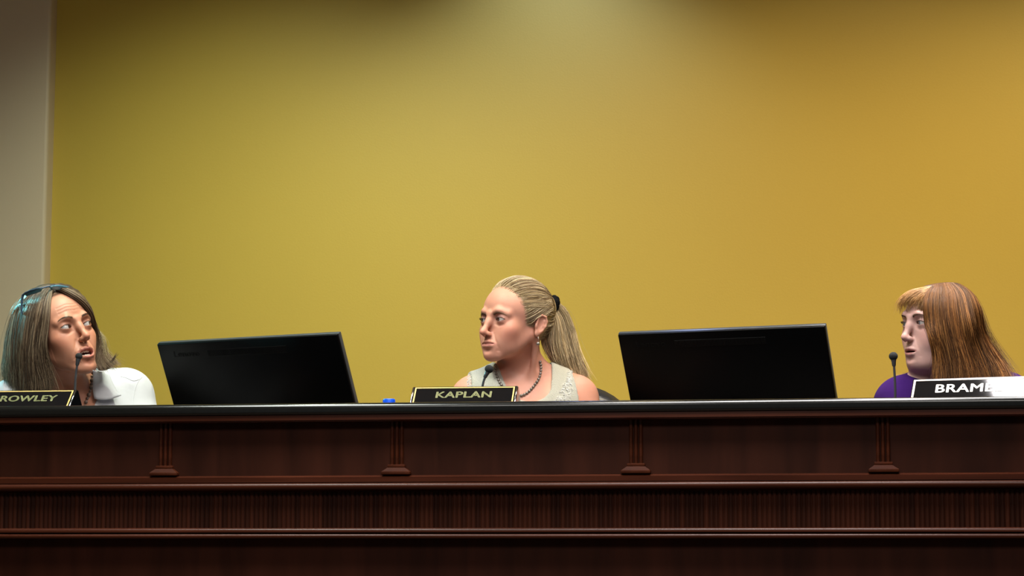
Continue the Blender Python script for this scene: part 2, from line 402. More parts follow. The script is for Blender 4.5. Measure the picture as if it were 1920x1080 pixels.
# ---------------------------------------------------------------- microphones
def mic(head, Y, stem, label, fr=.0112):
    root = at(stem[-1][0], stem[-1][1], Y); bx = root[0]
    by = Y; r = tag(empty('gooseneck_microphone', (bx, by, zdesk)), label, 'microphone', 'gooseneck microphones on the dais')
    O = np.array([bx, by, zdesk])
    pts = [at(x, y, Y) - O for x, y in stem]
    h = at(*head, Y) - O
    # smooth path
    P = [h + (pts[0]-h)*.35] + pts + [np.array([0, 0, .02])]
    Q = []
    for i in range(len(P)-1):
        p0, p1, p2, p3 = P[max(i-1, 0)], P[i], P[i+1], P[min(i+2, len(P)-1)]
        for t in np.linspace(0, 1, 8, endpoint=False):
            Q.append(.5*((2*p1)+(-p0+p2)*t+(2*p0-5*p1+4*p2-p3)*t*t+(-p0+3*p1-3*p2+p3)*t**3))
    Q.append(P[-1])
    MB().tube(Q, .0031, 10).build('gooseneck', M['neck'], r)
    d = Vector(h-pts[0]).normalized(); q = d.to_track_quat('Z', 'Y').to_matrix().to_4x4()
    MB().lathe([(.0033, -.026), (.0048, -.023), (.0056, -.015), (.0066, -.010), (.0066, -.006)], 20, Matrix.Translation(Vector(h)) @ q).build('capsule_collar', M['neck'], r)
    D = MB(); D.ball((0, 0, 0), (fr, fr, fr*.97), 24); bmesh.ops.transform(D.bm, matrix=Matrix.Translation(Vector(h)) @ q, verts=D.bm.verts); D.build('foam_windscreen', M['foam'], r)
    MB().lathe([(.055, 0), (.055, .012), (.045, .022), (.012, .026), (.006, .05)], 28).build('base', M['black'], r)
    return r
mic((148, 668), 5.64, [(145.5, 680), (142, 705), (140.5, 735), (140, 765)], 'gooseneck microphone at the mouth of the woman in the white shirt', fr=.0094)
mic((917, 692), 5.47, [(911, 704), (906, 718), (904, 735), (903, 765)], 'gooseneck microphone bent behind the KAPLAN nameplate')
mic((1675, 668), 5.32, [(1676, 682), (1677.5, 705), (1678.5, 730), (1679, 765)], 'gooseneck microphone standing upright left of the BRAMEL nameplate')

# ---------------------------------------------------------------- water bottle
p = at(729.5, 748, 5.62); top = p[2]
r = tag(empty('water_bottle', (p[0], p[1], zdesk)), 'water bottle behind the ledge with only its bright blue cap showing', 'bottle')
hb = top-zdesk
MB().lathe([(.028, 0), (.032, .008), (.032, hb*.35), (.030, hb*.42), (.032, hb*.5), (.032, hb*.7), (.026, hb*.82), (.013, hb-.024), (.013, hb-.014)], 32).build('bottle_body', M['water'], r)
D = MB(); D.lathe([(.0145, hb-.018), (.0158, hb-.017), (.0158, hb-.002), (.0145, hb), (.010, hb+.0005)], 32)
for i in range(32):
    a = 2*math.pi*i/32; D.box((.0155, -.0006, hb-.016), (.0165, .0006, hb-.003), 0, M=Matrix.Rotation(a, 4, 'Z'))
D.build('cap', M['blue'], r)

# ---------------------------------------------------------------- implicit surfaces
def smin(a, b, k):
    if k <= 0: return np.minimum(a, b)
    h = np.maximum(k-np.abs(a-b), 0)/k
    return np.minimum(a, b) - h*h*k*.25
class Field:
    def __init__(s, xs, ys, zs):
        s.ax = [np.asarray(a, np.float32) for a in (xs, ys, zs)]
        s.F = np.full([len(a) for a in s.ax], .3, np.float32)
    def blk(s, lo, hi, m):
        sl = []; g = []
        for i, a in enumerate(s.ax):
            i0 = max(int(np.searchsorted(a, lo[i]-m))-1, 0); i1 = min(int(np.searchsorted(a, hi[i]+m))+1, len(a))
            if i1 <= i0: return None, None
            sl.append(slice(i0, i1)); sh = [1, 1, 1]; sh[i] = -1; g.append(a[i0:i1].reshape(sh))
        return tuple(sl), g
    def put(s, fn, lo, hi, k, sub=False, m=.035):
        sl, g = s.blk(lo, hi, m)
        if sl is None: return
        d = fn(*g).astype(np.float32)
        if sub: s.F[sl] = -smin(-s.F[sl], d, k)
        else: s.F[sl] = smin(s.F[sl], d, k)
    def ell(s, c, r, k=.01, sub=False, R=None, m=.035):
        c = np.asarray(c, float); r = np.asarray(r, float)
        def fn(x, y, z):
            p = [x-c[0], y-c[1], z-c[2]]
            if R is not None: p = [R[0, i]*p[0]+R[1, i]*p[1]+R[2, i]*p[2] for i in range(3)]
            k0 = np.sqrt(sum((q/a)**2 for q, a in zip(p, r)))
            k1 = np.sqrt(sum((q/a**2)**2 for q, a in zip(p, r)))+1e-9
            return k0*(k0-1)/k1
        e = r if R is None else np.full(3, r.max())
        s.put(fn, c-e, c+e, k, sub, m)
    def cap(s, a, b, ra, rb=None, k=.01, sub=False, m=.035):
        rb = ra if rb is None else rb; a = np.asarray(a, float); b = np.asarray(b, float); ba = b-a; L = ba@ba+1e-12
        def fn(x, y, z):
            h = np.clip(((x-a[0])*ba[0]+(y-a[1])*ba[1]+(z-a[2])*ba[2])/L, 0, 1)
            return np.sqrt((x-a[0]-h*ba[0])**2+(y-a[1]-h*ba[1])**2+(z-a[2]-h*ba[2])**2) - (ra+(rb-ra)*h)
        R = max(ra, rb); s.put(fn, np.minimum(a, b)-R, np.maximum(a, b)+R, k, sub, m)
    def path(s, pts, rs, k=.01, sub=False, m=.035):
        rs = rs if hasattr(rs, '__len__') else [rs]*len(pts)
        for i in range(len(pts)-1): s.cap(pts[i], pts[i+1], rs[i], rs[i+1], k, sub, m)
    def mesh(s):
        F = s.F; ins = F < 0
        c = np.zeros([n-1 for n in F.shape], np.uint8)
        for i in (0, 1):
            for j in (0, 1):
                for k in (0, 1): c += ins[i:F.shape[0]-1+i, j:F.shape[1]-1+j, k:F.shape[2]-1+k]
        I = np.argwhere((c > 0) & (c < 8)); idx = np.full(c.shape, -1, np.int32); idx[tuple(I.T)] = np.arange(len(I))
        off = np.array([(i, j, k) for i in (0, 1) for j in (0, 1) for k in (0, 1)])
        vals = np.stack([F[I[:, 0]+o[0], I[:, 1]+o[1], I[:, 2]+o[2]] for o in off], 1)
        pos = np.stack([np.stack([s.ax[a][I[:, a]+o[a]] for a in range(3)], 1) for o in off], 1)
        acc = np.zeros((len(I), 3)); n = np.zeros(len(I))
        for a in range(8):
            for b in range(a+1, 8):
                if np.abs(off[a]-off[b]).sum() != 1: continue
                va, vb = vals[:, a], vals[:, b]; m = (va < 0) != (vb < 0)
                t = np.where(m, va/np.where(m, va-vb, 1), 0)[:, None]
                acc += np.where(m[:, None], pos[:, a]+t*(pos[:, b]-pos[:, a]), 0); n += m
        V = acc/np.maximum(n, 1)[:, None]
        Q = []
        for ax in range(3):
            sl0 = [slice(1, -1)]*3; sl0[ax] = slice(0, -1); sl1 = list(sl0); sl1[ax] = slice(1, None)
            a = ins[tuple(sl0)]; b = ins[tuple(sl1)]
            for flip, msk in ((0, a & ~b), (1, ~a & b)):
                E = np.argwhere(msk)
                if not len(E): continue
                for q in range(3):
                    if q != ax: E[:, q] += 1
                u, v = [(1, 2), (2, 0), (0, 1)][ax]
                def cell(du, dv):
                    X = E.copy(); X[:, u] -= du; X[:, v] -= dv; return idx[X[:, 0], X[:, 1], X[:, 2]]
                q = np.stack([cell(1, 1), cell(0, 1), cell(0, 0), cell(1, 0)], 1)
                Q.append(q[:, ::-1] if flip else q)
        Q = np.concatenate(Q); Q = Q[(Q >= 0).all(1)]
        return V, Q
def relax(V, Q, it=2, lam=.5, mask=None):
    for _ in range(it):
        S = np.zeros_like(V); n = np.zeros(len(V))
        for k in range(4):
            a, b = Q[:, k], Q[:, (k+1) % 4]
            for ax in range(3):
                S[:, ax] += np.bincount(a, V[b, ax], len(V)) + np.bincount(b, V[a, ax], len(V))
            n += np.bincount(a, minlength=len(V)) + np.bincount(b, minlength=len(V))
        W = S/np.maximum(n, 1)[:, None]; d = (W-V)*lam
        if mask is not None: d *= mask[:, None]
        V = V+d
    return V
def axis(*segs):
    """segs: (start, end, step) joined"""
    out = []
    for a, b, s in segs:
        n = max(1, int(round((b-a)/s))); out += list(np.linspace(a, b, n, endpoint=False))
    out.append(segs[-1][1]); return out
def rotm(yaw, pitch, roll):
    yaw, pitch, roll = map(math.radians, (yaw, pitch, roll))
    return np.array(Matrix.Rotation(roll, 3, 'Y') @ Matrix.Rotation(yaw, 3, 'Z') @ Matrix.Rotation(pitch, 3, 'X'))

def strands_mesh(name, P, r, C, mat_, parent, extra=None):
    """P (N,K,3) paths, r (N,K) radii, C (N,K,3) colours -> triangular tubes"""
    N_, K_, _ = P.shape
    T = np.gradient(P, axis=1); T /= np.linalg.norm(T, axis=2, keepdims=True)+1e-9
    ref = np.array([.31, .2, .93]); U = np.cross(T, ref); U /= np.linalg.norm(U, axis=2, keepdims=True)+1e-9; W = np.cross(T, U)
    V = np.stack([P+(U*math.cos(a)+W*math.sin(a))*r[..., None] for a in (0, 2.094, 4.189)], 2)
    base = (np.arange(N_)[:, None]*K_+np.arange(K_-1)[None])*3
    Q = []
    for k in range(3):
        k2 = (k+1) % 3; Q.append(np.stack([base+k, base+k2, base+3+k2, base+3+k], -1).reshape(-1, 4))
    V = V.reshape(-1, 3); Q = np.concatenate(Q); Cc = np.repeat(C[:, :, None], 3, 2).reshape(-1, 3)
    if extra is not None:
        V2, Q2, C2 = extra; Q = np.concatenate([Q, Q2+len(V)]); V = np.concatenate([V, V2]); Cc = np.concatenate([Cc, C2])
    return mesh_obj(name, V, Q, mat_, parent, col=Cc, world=True)
def catmull(P, n):
    """P (...,K,3) -> (...,n,3)"""
    K_ = P.shape[-2]; t = np.linspace(0, K_-1-1e-6, n); i = t.astype(int); f = (t-i)[:, None]
    g = lambda j: P[..., np.clip(j, 0, K_-1), :]
    p0, p1, p2, p3 = g(i-1), g(i), g(i+1), g(i+2)
    return .5*((2*p1)+(-p0+p2)*f+(2*p0-5*p1+4*p2-p3)*f*f+(-p0+3*p1-3*p2+p3)*f**3)

# ---------------------------------------------------------------- head
EYE = (.0315, -.0745, 0.0)
def hairline(p, hl):
    y0, z0, a, b = hl
    return a*(p[..., 1]-y0) + b*(p[..., 2]-z0) - 1.2*np.maximum(np.abs(p[..., 0])-.03, 0)*.12
def build_head(f, q):
    """adds a head in its own frame: face towards -y, x to the viewer's right, z up"""
    v_ = q.get('vault', 0.0); fat = q.get('fat', 1.0); lt = q.get('lipt', .85); mw = q.get('mw', 1.0); op = q.get('open', 0.0); jz = -op*.9
    f.ell((0, .012, .030-v_/2), (.074, .094, .082-v_/2), 0)
    f.ell((0, -.028, .030-v_*.6), (.064, .061, .060-v_*.4), .02)
    f.ell((0, -.030, -.026), (.058*fat, .058, .062), .02)
    jr = q.get('jaw', 0); f.ell((0, -.038, -.067+jz*.5+jr*.6), (.042*fat, .043, .029), .025)
    for s in (-1, 1):
        f.cap((s*.053*fat, .002, -.046+jz*.3+jr), (s*.019, -.070, -.090+jz), .014, .0135, .022)
        f.ell((s*.042*fat, -.0575, -.026), (.021*q.get('ck', 1)**.3, .018, .018), .027)
        f.path([(s*.010, -.087, .015), (s*.027, -.0845, .021), (s*.046, -.070, .016)], .0065, .014)
        f.ell((s*.033*fat, -.056, -.050), (.022*fat*q.get('ck', 1), .0235, .026), .025)
    f.ell((0, -.0795, -.094+jz), (.0155, .0140, .0130), .016)
    f.ell((0, -.076, -.066+jz*.5), (.027, .0205, .024), .02)
    if q.get('jowl'): f.ell((0, -.03, -.098), (.05, .045, .026), .03)
    # sockets
    for s in (-1, 1):
        f.ell((s*.031, -.0965, .003), (.019, .014, .0115), .014, sub=True)
        f.ell((s*.0160, -.0975, .004), (.006, .0065, .009), .008, sub=True)
    # nose
    nl = q.get('nose', 0.0)
    f.path([(0, -.0870, .014), (0, -.0945, -.006), (0, -.1065-nl, -.028)], [.0076, .0074, .0076], .010)
    f.ell((0, -.1110-nl, -.0345), (.0080, .0078, .0072), .009)
    for s in (-1, 1):
        f.ell((s*.0094, -.0990, -.0380), (.0050, .0080, .0054), .008)
    f.ell((0, -.1020, -.0430), (.0045, .0080, .0036), .006)
    for s in (-1, 1):
        f.ell((s*.0058, -.1035, -.0450), (.0030, .0048, .0032), .003, sub=True)
        f.path([(s*.0165, -.0975, -.0355), (s*.0180, -.0965, -.042)], .0012, .004, sub=True)
    # lips
    mz = q.get('mz', -.0665); ld = jz*.75
    ups = [(-.0245, -.0865, mz+.0005), (-.013, -.0945, mz+.0038), (-.0045, -.0985, mz+.0056), (0, -.0990, mz+.0044), (.0045, -.0985, mz+.0056), (.013, -.0945, mz+.0038), (.0245, -.0865, mz+.0005)]
    los = [(-.0240, -.0860, mz-.0015+ld*.2), (-.013, -.0930, mz-.0055+ld*.8), (0, -.0965, mz-.0070+ld), (.013, -.0930, mz-.0055+ld*.8), (.0240, -.0860, mz-.0015+ld*.2)]
    ups = [(a_*mw, b_+abs(a_)*(mw-1)*.55, c_) for a_, b_, c_ in ups]; los = [(a_*mw, b_+abs(a_)*(mw-1)*.55, c_) for a_, b_, c_ in los]
    f.path(ups, [max(.0015, r_*lt) for r_ in (.0018, .0034, .0040, .0036, .0040, .0034, .0018)], .005)
    f.path(los, [max(.0015, r_*lt) for r_ in (.0018, .0042, .0050, .0042, .0018)], .006)
    f.ell((0, -.0965, mz-.0175+jz*.8), (.013, .0045, .0035), .010, sub=True)
    f.cap((0, -.1015, mz+.012), (0, -.1005, mz+.020), .0016, .002, .005, sub=True)
    if op:
        w_ = .0195
        f.ell((0, -.094, mz-.0015+ld*.5), (w_, .017, max(.0014, -ld*.62+.0004)), .0025, sub=True)
    else:
        f.path([(-.0225*mw, -.0900+(mw-1)*.02, mz-.0004), (-.012*mw, -.0975, mz-.0002), (0, -.1012, mz-.0010), (.012*mw, -.0975, mz-.0002), (.0225*mw, -.0900+(mw-1)*.02, mz-.0004)], .0012, .0022, sub=True)
    # eyelids over the eyeballs, then the almond opening
    oh = q.get('eye_open', 1.0)
    for s in (-1, 1):
        f.ell((s*EYE[0], EYE[1], EYE[2]), (.0147, .0147, .0147), .006)
        cx = s*EYE[0]
        f.path([(cx-.013, -.0865, .0035), (cx-.004*s-.002, -.0900, .0085), (cx+.012, -.0850, .0040)], .0011, .002, sub=True)
    for s in (-1, 1):
        cx = s*EYE[0]
        def fn(x, y, z):
            u = (x-cx)*s/.0154; top = (.0054*oh)*(1-u*u); bot = -.0042*(oh*.5+.5)*(1-u*u)
            zz = z - .0008*u
            d = np.maximum(zz-top, bot-zz); d = np.maximum(d, (np.abs(u)-1)*.0154)
            return np.maximum(d, y-(EYE[1]-.0040))
        f.put(fn, (cx-.016, -.11, -.008), (cx+.016, EYE[1]-.003, .008), .0007, sub=True, m=.002)
    # ears
    for s in (-1, 1):
        Re = np.array(Matrix.Rotation(s*math.radians(-11), 3, 'Z') @ Matrix.Rotation(math.radians(-14), 3, 'X'))
        E = lambda p: Re @ np.array(p) + np.array([s*.0735, .016, -.008])
        f.ell(E((s*.004, .001, .003)), (.0062, .0150, .0270), .006, R=Re)
        f.ell(E((s*.0104, .001, .004)), (.0058, .0105, .0195), .003, R=Re, sub=True)
        hx = [E((s*.0070, -.0110, .004)), E((s*.0080, -.0120, .017)), E((s*.0090, -.0045, .0270)), E((s*.0095, .0080, .0265)), E((s*.0095, .0150, .016)), E((s*.0090, .0150, .003)), E((s*.0070, .0095, -.011)), E((s*.0055, .0025, -.020))]
        f.path(hx, [.0022, .0026, .0028, .0030, .0028, .0026, .0024, .0030], .003)
        f.path([E((s*.0075, .0080, .015)), E((s*.0065, .0085, .001)), E((s*.005, .0045, -.009))], .0023, .003)
        f.ell(E((s*.0060, -.0105, -.004)), (.0035, .0035, .0055), .004)      # tragus
        f.ell(E((s*.0042, -.0020, -.0225)), (.0042, .0072, .0085), .005)      # lobe
        f.ell(E((s*.0115, -.0025, -.003)), (.0058, .0055, .0075), .003, sub=True)
def person(q):
    c = at(*q['c'], q['Y']); s = q['s']; R = rotm(*q['rot'])
    L2W = lambda p: (np.asarray(p) @ R.T)*s + c
    W2L = lambda p: ((np.asarray(p)-c) @ R)/s
    root = tag(empty('person', (c[0], c[1]+.05, PLAT)), q['label'], 'person')
    J = {k: at(*v) if len(v) == 3 else np.array(v[:3]) for k, v in q['joints'].items()}
    SL, SR, NB = J['SL'], J['SR'], J['NB']
    mid = (SL+SR)/2; ax = (SR-SL)/np.linalg.norm(SR-SL); ax_h = np.array([ax[0], ax[1], 0]); ax_h /= np.linalg.norm(ax_h)
    fw = np.array([ax_h[1], -ax_h[0], 0])                     # towards the front of the chest
    dz = lambda z: np.array([0, 0, z])
    pel = np.array([mid[0]*1.0, mid[1]+.10, PLAT+.60])
    sw = np.linalg.norm(SR-SL)
    prims = []                                               # (a, b, ra, rb, k) in world space
    A = prims.append
    sr = q.get('sr', .050)
    for S, sg in ((SL, -1), (SR, 1)):
        n0 = NB + ax_h*sg*.028
        A((n0+dz(.022), S+dz(sr*.30)-ax_h*sg*.02, .040, sr*.80, .05))
        A((S, S-dz(.05), sr, sr*.92, .03))
    ch = mid - dz(.10) + fw*.005
    A((ch-ax_h*.070, ch+ax_h*.070, .098, .098, .06))
    A((mid-ax_h*.085-dz(.03)+fw*.0, mid+ax_h*.085-dz(.03), .072, .072, .06))
    for sg in (-1, 1):
        b = mid+ax_h*sg*.075+fw*.065-dz(.17); A((b, b, .062, .062, .05))
    ab = (ch*.4+pel*.6)+dz(.02); A((ch-dz(.1), ab, .10, .105, .06))
    A((ab-ax_h*.04, ab+ax_h*.04, .10, .10, .06)); A((pel-ax_h*.075, pel+ax_h*.075, .115, .115, .06))
    for S, sg in ((SL, -1), (SR, 1)): A((NB+fw*.062-dz(.035)+ax_h*sg*.015, S+dz(sr*.60)+fw*.03, .0085, .010, .022))
    arms = []
    hands = []
    for S, sg in ((SL, -1), (SR, 1)):
        el = S + ax_h*sg*.05 + fw*.12 - dz(.25); wr = el + fw*.17 - ax_h*sg*.10; wr[2] = zdesk+.035; el[2] = max(el[2], zdesk+.03)
        arms.append((S, el, sr*.90, .036, .02)); arms.append((el, wr, .037, .024, .02)); hands.append((wr, fw - ax_h*sg*.25, sg))
    legs = []
    for sg in (-1, 1):
        hip = pel+ax_h*sg*.09; kn = hip+fw*.40+dz(-.02); an = kn+dz(-.44); an[2] = PLAT+.08
        legs += [(hip, kn, .085, .058, .03), (kn, an, .056, .036, .03), (an, an+fw*.16-dz(.04), .038, .028, .03)]
    g = .0013
    f = Field(axis((-.46, -.20, .010), (-.20, -.094, .0042), (-.094, .094, g), (.094, .20, .0042), (.20, .46, .010)),
              axis((-.62, -.16, .010), (-.16, -.125, .004), (-.125, -.045, .0012), (-.045, .042, .0017), (.042, .13, .0035), (.13, .42, .010)),
              axis((-1.25, -.36, .014), (-.36, -.135, .0042), (-.135, .030, .00125), (.030, .12, .0028), (.12, .14, .01)))
    build_head(f, q)
    # neck and body
    nb = W2L(NB)
    for (a, b, ra, rb) in ((np.array([0, .034, -.030]), nb, q.get('nr', .050), q.get('nr', .050)*1.05), (np.array([0, .010, -.055]), nb+W2L(c+fw*.006)*1, .036, .042)):
        f.cap(a, b, ra, rb, .02)
    pit = W2L(NB+fw*.062-dz(.035))
    for sg in (-1, 1):
        f.cap((sg*.060, .022, -.040), pit+W2L(c+ax_h*sg*.012), .0080, .0065, .014)
    f.ell(pit+W2L(c+fw*.006+dz(.006)), (.010, .010, .010), .012, sub=True)
    for p_ in prims + arms + legs:
        f.cap(W2L(p_[0]), W2L(p_[1]), p_[2]/s, p_[3]/s, p_[4], m=.05)
    V, Q = f.mesh()
    facez = (np.abs(V[:, 0]) < .09) & (V[:, 1] < -.04) & (V[:, 2] > -.13)
    V = relax(V, Q, 1, .35); V = relax(V, Q, 3, .5, mask=(~facez).astype(float))
    # folds of the skin: small inward displacement along paths drawn on the face (x, z)
    nrm = np.zeros_like(V); fn_ = np.cross(V[Q[:, 2]]-V[Q[:, 0]], V[Q[:, 3]]-V[Q[:, 1]])
    for k in range(4):
        for a_ in range(3): nrm[:, a_] += np.bincount(Q[:, k], fn_[:, a_], len(V))
    nrm /= np.linalg.norm(nrm, axis=1, keepdims=True)+1e-12
    fd = q.get('fold', .001); folds = []
    for sg in (-1, 1):
        folds += [([(.0170, -.037), (.0225, -.048), (.0300, -.063), (.0320, -.073), (.0310, -.080)], fd, .0034), ([(.0285, -.082), (.0275, -.090)], fd*.25, .003),
                  ([(.0180, -.0115), (.0300, -.0165), (.0420, -.0130)], fd*.7, .0035)]
        folds[-3:] = [([(sg*a_, b_) for a_, b_ in pp], dd, ww) for pp, dd, ww in folds[-3:]]
    for z_ in q.get('wrinkles', []): folds.append(([(-.040, z_-.004), (-.018, z_+.001), (0, z_-.001), (.018, z_+.001), (.040, z_-.004)], .00075, .0014))
    dsp = np.zeros(len(V))
    for pp, dd, ww in folds:
        d2 = np.full(len(V), 9.)
        for (ax_, az_), (bx_, bz_) in zip(pp, pp[1:]):
            ux, uz = bx_-ax_, bz_-az_; h_ = np.clip(((V[:, 0]-ax_)*ux+(V[:, 2]-az_)*uz)/(ux*ux+uz*uz), 0, 1)
            d2 = np.minimum(d2, (V[:, 0]-ax_-h_*ux)**2+(V[:, 2]-az_-h_*uz)**2)
        dsp += dd*np.exp(-d2/ww**2)
    for sg in (-1, 1):
        d2 = ((V-np.array([sg*.052, -.055, -.052]))**2).sum(1); dsp += q.get('hollow', 0)*np.exp(-d2/.026**2)
    V = V - nrm*(dsp*(V[:, 1] < -.035))[:, None]
    bvh_l = BVHTree.FromPolygons([Vector(v) for v in V[:, :].tolist()], Q[(V[Q[:, 0], 1] < -.03)].tolist())
    # pigments, in the head's own frame
    base = np.array(q['skin']); C = np.tile(base, (len(V), 1))
    def blend(m, col):
        nonlocal C
        m = np.clip(m, 0, 1)[:, None]; C = C*(1-m)+np.array(col)*m
    def near(p, r, sc=(1, 1, 1)): d = np.sqrt((((V-np.array(p))*np.array(sc))**2).sum(1)); return 1-np.clip(d/r, 0, 1)
    blush = q.get('blush', base*np.array([1.0, .72, .68]))
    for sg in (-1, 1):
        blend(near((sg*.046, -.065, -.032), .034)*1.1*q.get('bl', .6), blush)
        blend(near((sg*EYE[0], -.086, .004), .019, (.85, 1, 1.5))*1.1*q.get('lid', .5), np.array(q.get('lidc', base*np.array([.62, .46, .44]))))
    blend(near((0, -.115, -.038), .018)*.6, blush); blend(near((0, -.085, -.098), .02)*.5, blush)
    op = q.get('open', 0); jz = -op*.9; ld = jz*.75; mz = q.get('mz', -.0665)
    x = V[:, 0]; mw_ = q.get('mw', 1.0); lt_ = q.get('lipt', .85); u = np.clip(np.abs(x)/(.025*mw_), 0, 1); front = V[:, 1] < -.080
    zu = mz+(.0088-.0080*u**1.6)*(lt_*.9+.1); zl = mz-(.0118-.0100*u**1.8)*(lt_*.9+.1)+ld*(1-u**2)
    lip = np.clip((zu-V[:, 2])/.0012+.5, 0, 1)*np.clip((V[:, 2]-zl)/.0012+.5, 0, 1)*(np.abs(x) < .0245*mw_)*front
    blend(lip*q.get('lipw', .8), q['lip'])
    if op:
        inside = (np.abs(V[:, 2]-(mz-.0015+ld*.5)) < .010-ld) & (np.abs(x) < .021) & (V[:, 1] > -.088) & (V[:, 1] < -.072)
        blend(inside.astype(float), (.12, .03, .03))
    hl = q['hl']; m = np.clip(hairline(V, hl)/.012+.35, 0, 1)*(V[:, 2] > -.055)*np.clip((.082-np.abs(V[:, 0]))/.002, 0, 1)
    ear = (np.abs(V[:, 0]) > .068) & (V[:, 2] < .03) & (V[:, 2] > -.045) & (V[:, 1] < .04) & (V[:, 1] > -.015)
    side = (V[:, 1] < .03) & (V[:, 2] < -.012)
    blend(m*(~ear)*(~side)*.85, q['root'])
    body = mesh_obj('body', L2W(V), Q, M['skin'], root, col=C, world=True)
    print(q['label'][:30], 'body verts', len(V))
    # eyes
    g3 = np.array(q['gaze'], float); g3 /= np.linalg.norm(g3)
    for sg in (-1, 1):
        n, mm = 72, 48; th = np.linspace(0, math.pi, mm); ph = np.linspace(0, 2*math.pi, n, endpoint=False)
        T, P_ = np.meshgrid(th, ph, indexing='ij'); u1 = np.cross(g3, [0, 0, 1]); u1 /= np.linalg.norm(u1); u2 = np.cross(g3, u1)
        d = np.cos(T)[..., None]*g3+np.sin(T)[..., None]*(np.cos(P_)[..., None]*u1+np.sin(P_)[..., None]*u2)
        Vv = (d*.0130+np.array([sg*EYE[0], EYE[1], EYE[2]])).reshape(-1, 3)
        cc = np.empty((mm*n, 3)); a = np.degrees(T).ravel()
        cc[:] = (.50, .46, .44); cc[a < 29] = np.array(q['iris'])*.4; cc[a < 26] = q['iris']; cc[a < 11.5] = (.004, .004, .004)
        i0 = np.arange(mm-1)[:, None]*n+np.arange(n)[None]; i1 = np.arange(mm-1)[:, None]*n+(np.arange(n)[None]+1) % n
        mesh_obj('eye', L2W(Vv), np.stack([i0, i0+n, i1+n, i1], -1).reshape(-1, 4), M['eye'], root, col=cc, world=True)
    # lashes and brows
    for sg in (-1, 1):
        u = np.linspace(-1, 1, 15); cx = sg*EYE[0]; oh = q.get('eye_open', 1.0)
        for side, hh, rr in ((1, .0054*oh, .00068), (-1, -.0042*(oh*.5+.5), .00028)):
            z = hh*(1-u*u)+.0008*u; x = cx+sg*u*.0154
            yy = EYE[1]-np.sqrt(np.maximum(.0150**2-(x-cx)**2-z**2, .0150**2*.08))
            z = z + side*.0002
            pts = L2W(np.stack([x, yy, z], 1))
            if side > 0:
                P_ = [pts[None]]; n = 36; uu = np.linspace(-.95, .98, n)
                lx = cx+sg*uu*.0154; lz = hh*(1-uu*uu)+.0008*uu; ly = EYE[1]-np.sqrt(np.maximum(.0150**2-(lx-cx)**2-lz**2, .1*.0150**2))
                a = np.stack([lx, ly, lz], 1); tip = a+np.stack([sg*uu*.0022, np.full(n, -.0042), np.full(n, .0026)], 1); midp = (a+tip)/2-np.array([0, 0, .0008])
                S = catmull(np.stack([a, midp, tip], 1), 5); S = L2W(S)
                rad = np.tile(np.linspace(.00030, .0001, 5), (n, 1)); col_ = np.tile(np.array(q['lash']), (n, 5, 1))
                strands_mesh('eyelashes', S, rad*s, col_, M['hair'], root)
            prof = np.interp(u, [-1, -.6, .6, 1], [.3, 1, 1, .4])*rr*s
            strands_mesh('lash_line', pts[None], prof[None], np.tile(np.array(q['lash'] if side > 0 else np.array(q['skin'])*.35), (1, 15, 1)), M['hair'], root)
        n = 240; t = rng.random(n); bp = np.array([(sg*.0135, -.0925, .0165), (sg*.0260, -.0915, .0205), (sg*.0400, -.0830, .0205), (sg*.0500, -.0720, .0145)]) + np.array([0, 0, q.get('brow_z', 0)])
        path = catmull(bp, 60); ii = (t*50).astype(int); a = path[ii]; th = .0032*(1-.65*t)
        a = a + np.stack([np.zeros(n), np.zeros(n), (rng.random(n)-.5)*2*th], 1)
        tip = path[np.minimum(ii+8, 59)] + np.stack([np.zeros(n), np.full(n, -.0008), (rng.random(n)-.2)*th], 1)
        S = catmull(np.stack([a, (a+tip)/2+np.array([0, -.0010, .0006]), tip], 1), 4)
        for r_ in range(n):                          # lay the hairs on the skin
            for k_, lift_ in enumerate((-.0003, .0007, .0009)[:1]+(.0009, .0010, .0006)):
                h_ = bvh_l.ray_cast(Vector((S[r_, k_, 0], -.16, S[r_, k_, 2])), Vector((0, 1, 0)))
                if h_[0] is not None: S[r_, k_, 1] = h_[0].y-lift_
        strands_mesh('eyebrow', L2W(S), np.tile(np.array([.00022, .00026, .0002, .0001]), (n, 1))*s, np.tile(np.array(q['brow']), (n, 4, 1))*(0.8+.4*rng.random((n, 1, 1))), M['hair'], root)
    if op > .01:
        for nm, zz, hgt in (('upper_teeth', mz+.0012, .0050), ('lower_teeth', mz+ld*.80-.0022, .0026)):
            if nm == 'lower_teeth' and op < .012: continue
            D = MB()
            for i in range(-4, 4):
                a = (i+.5)*.0066; x_ = a; y_ = -.0915+.0105*(abs(a)/.026)**2*2.2
                D.ball((x_*.9, y_+.0018, zz-.001), (.0047, .0022, hgt), 12)
            bmesh.ops.transform(D.bm, matrix=Matrix.Translation(Vector(c)) @ Matrix(R.tolist()).to_4x4() @ Matrix.Diagonal((s, s, s, 1)), verts=D.bm.verts)
            D.build(nm, M['teeth'], root, world=True)
    # hands resting on the worktop
    for wr, dr, sg in hands:
        dr = dr/np.linalg.norm(dr); sd = np.cross(dr, [0, 0, 1]); lo = wr-.13; hi = wr+.13
        h = Field(axis((lo[0]-.08, hi[0]+.08, .003)), axis((lo[1]-.12, hi[1]+.06, .003)), axis((zdesk+.001, zdesk+.09, .003)))
        z0 = zdesk+.020; w0 = np.array([wr[0], wr[1], zdesk+.033]); pm = w0+dr*.075; pm[2] = z0+.004
        h.cap(w0, w0+dr*.02, .024, .022, .01)
        for k in (-1.2, -.4, .4, 1.2): h.cap(w0+dr*.015+sd*k*.011, pm+sd*k*.0185, .014, .0115, .012)
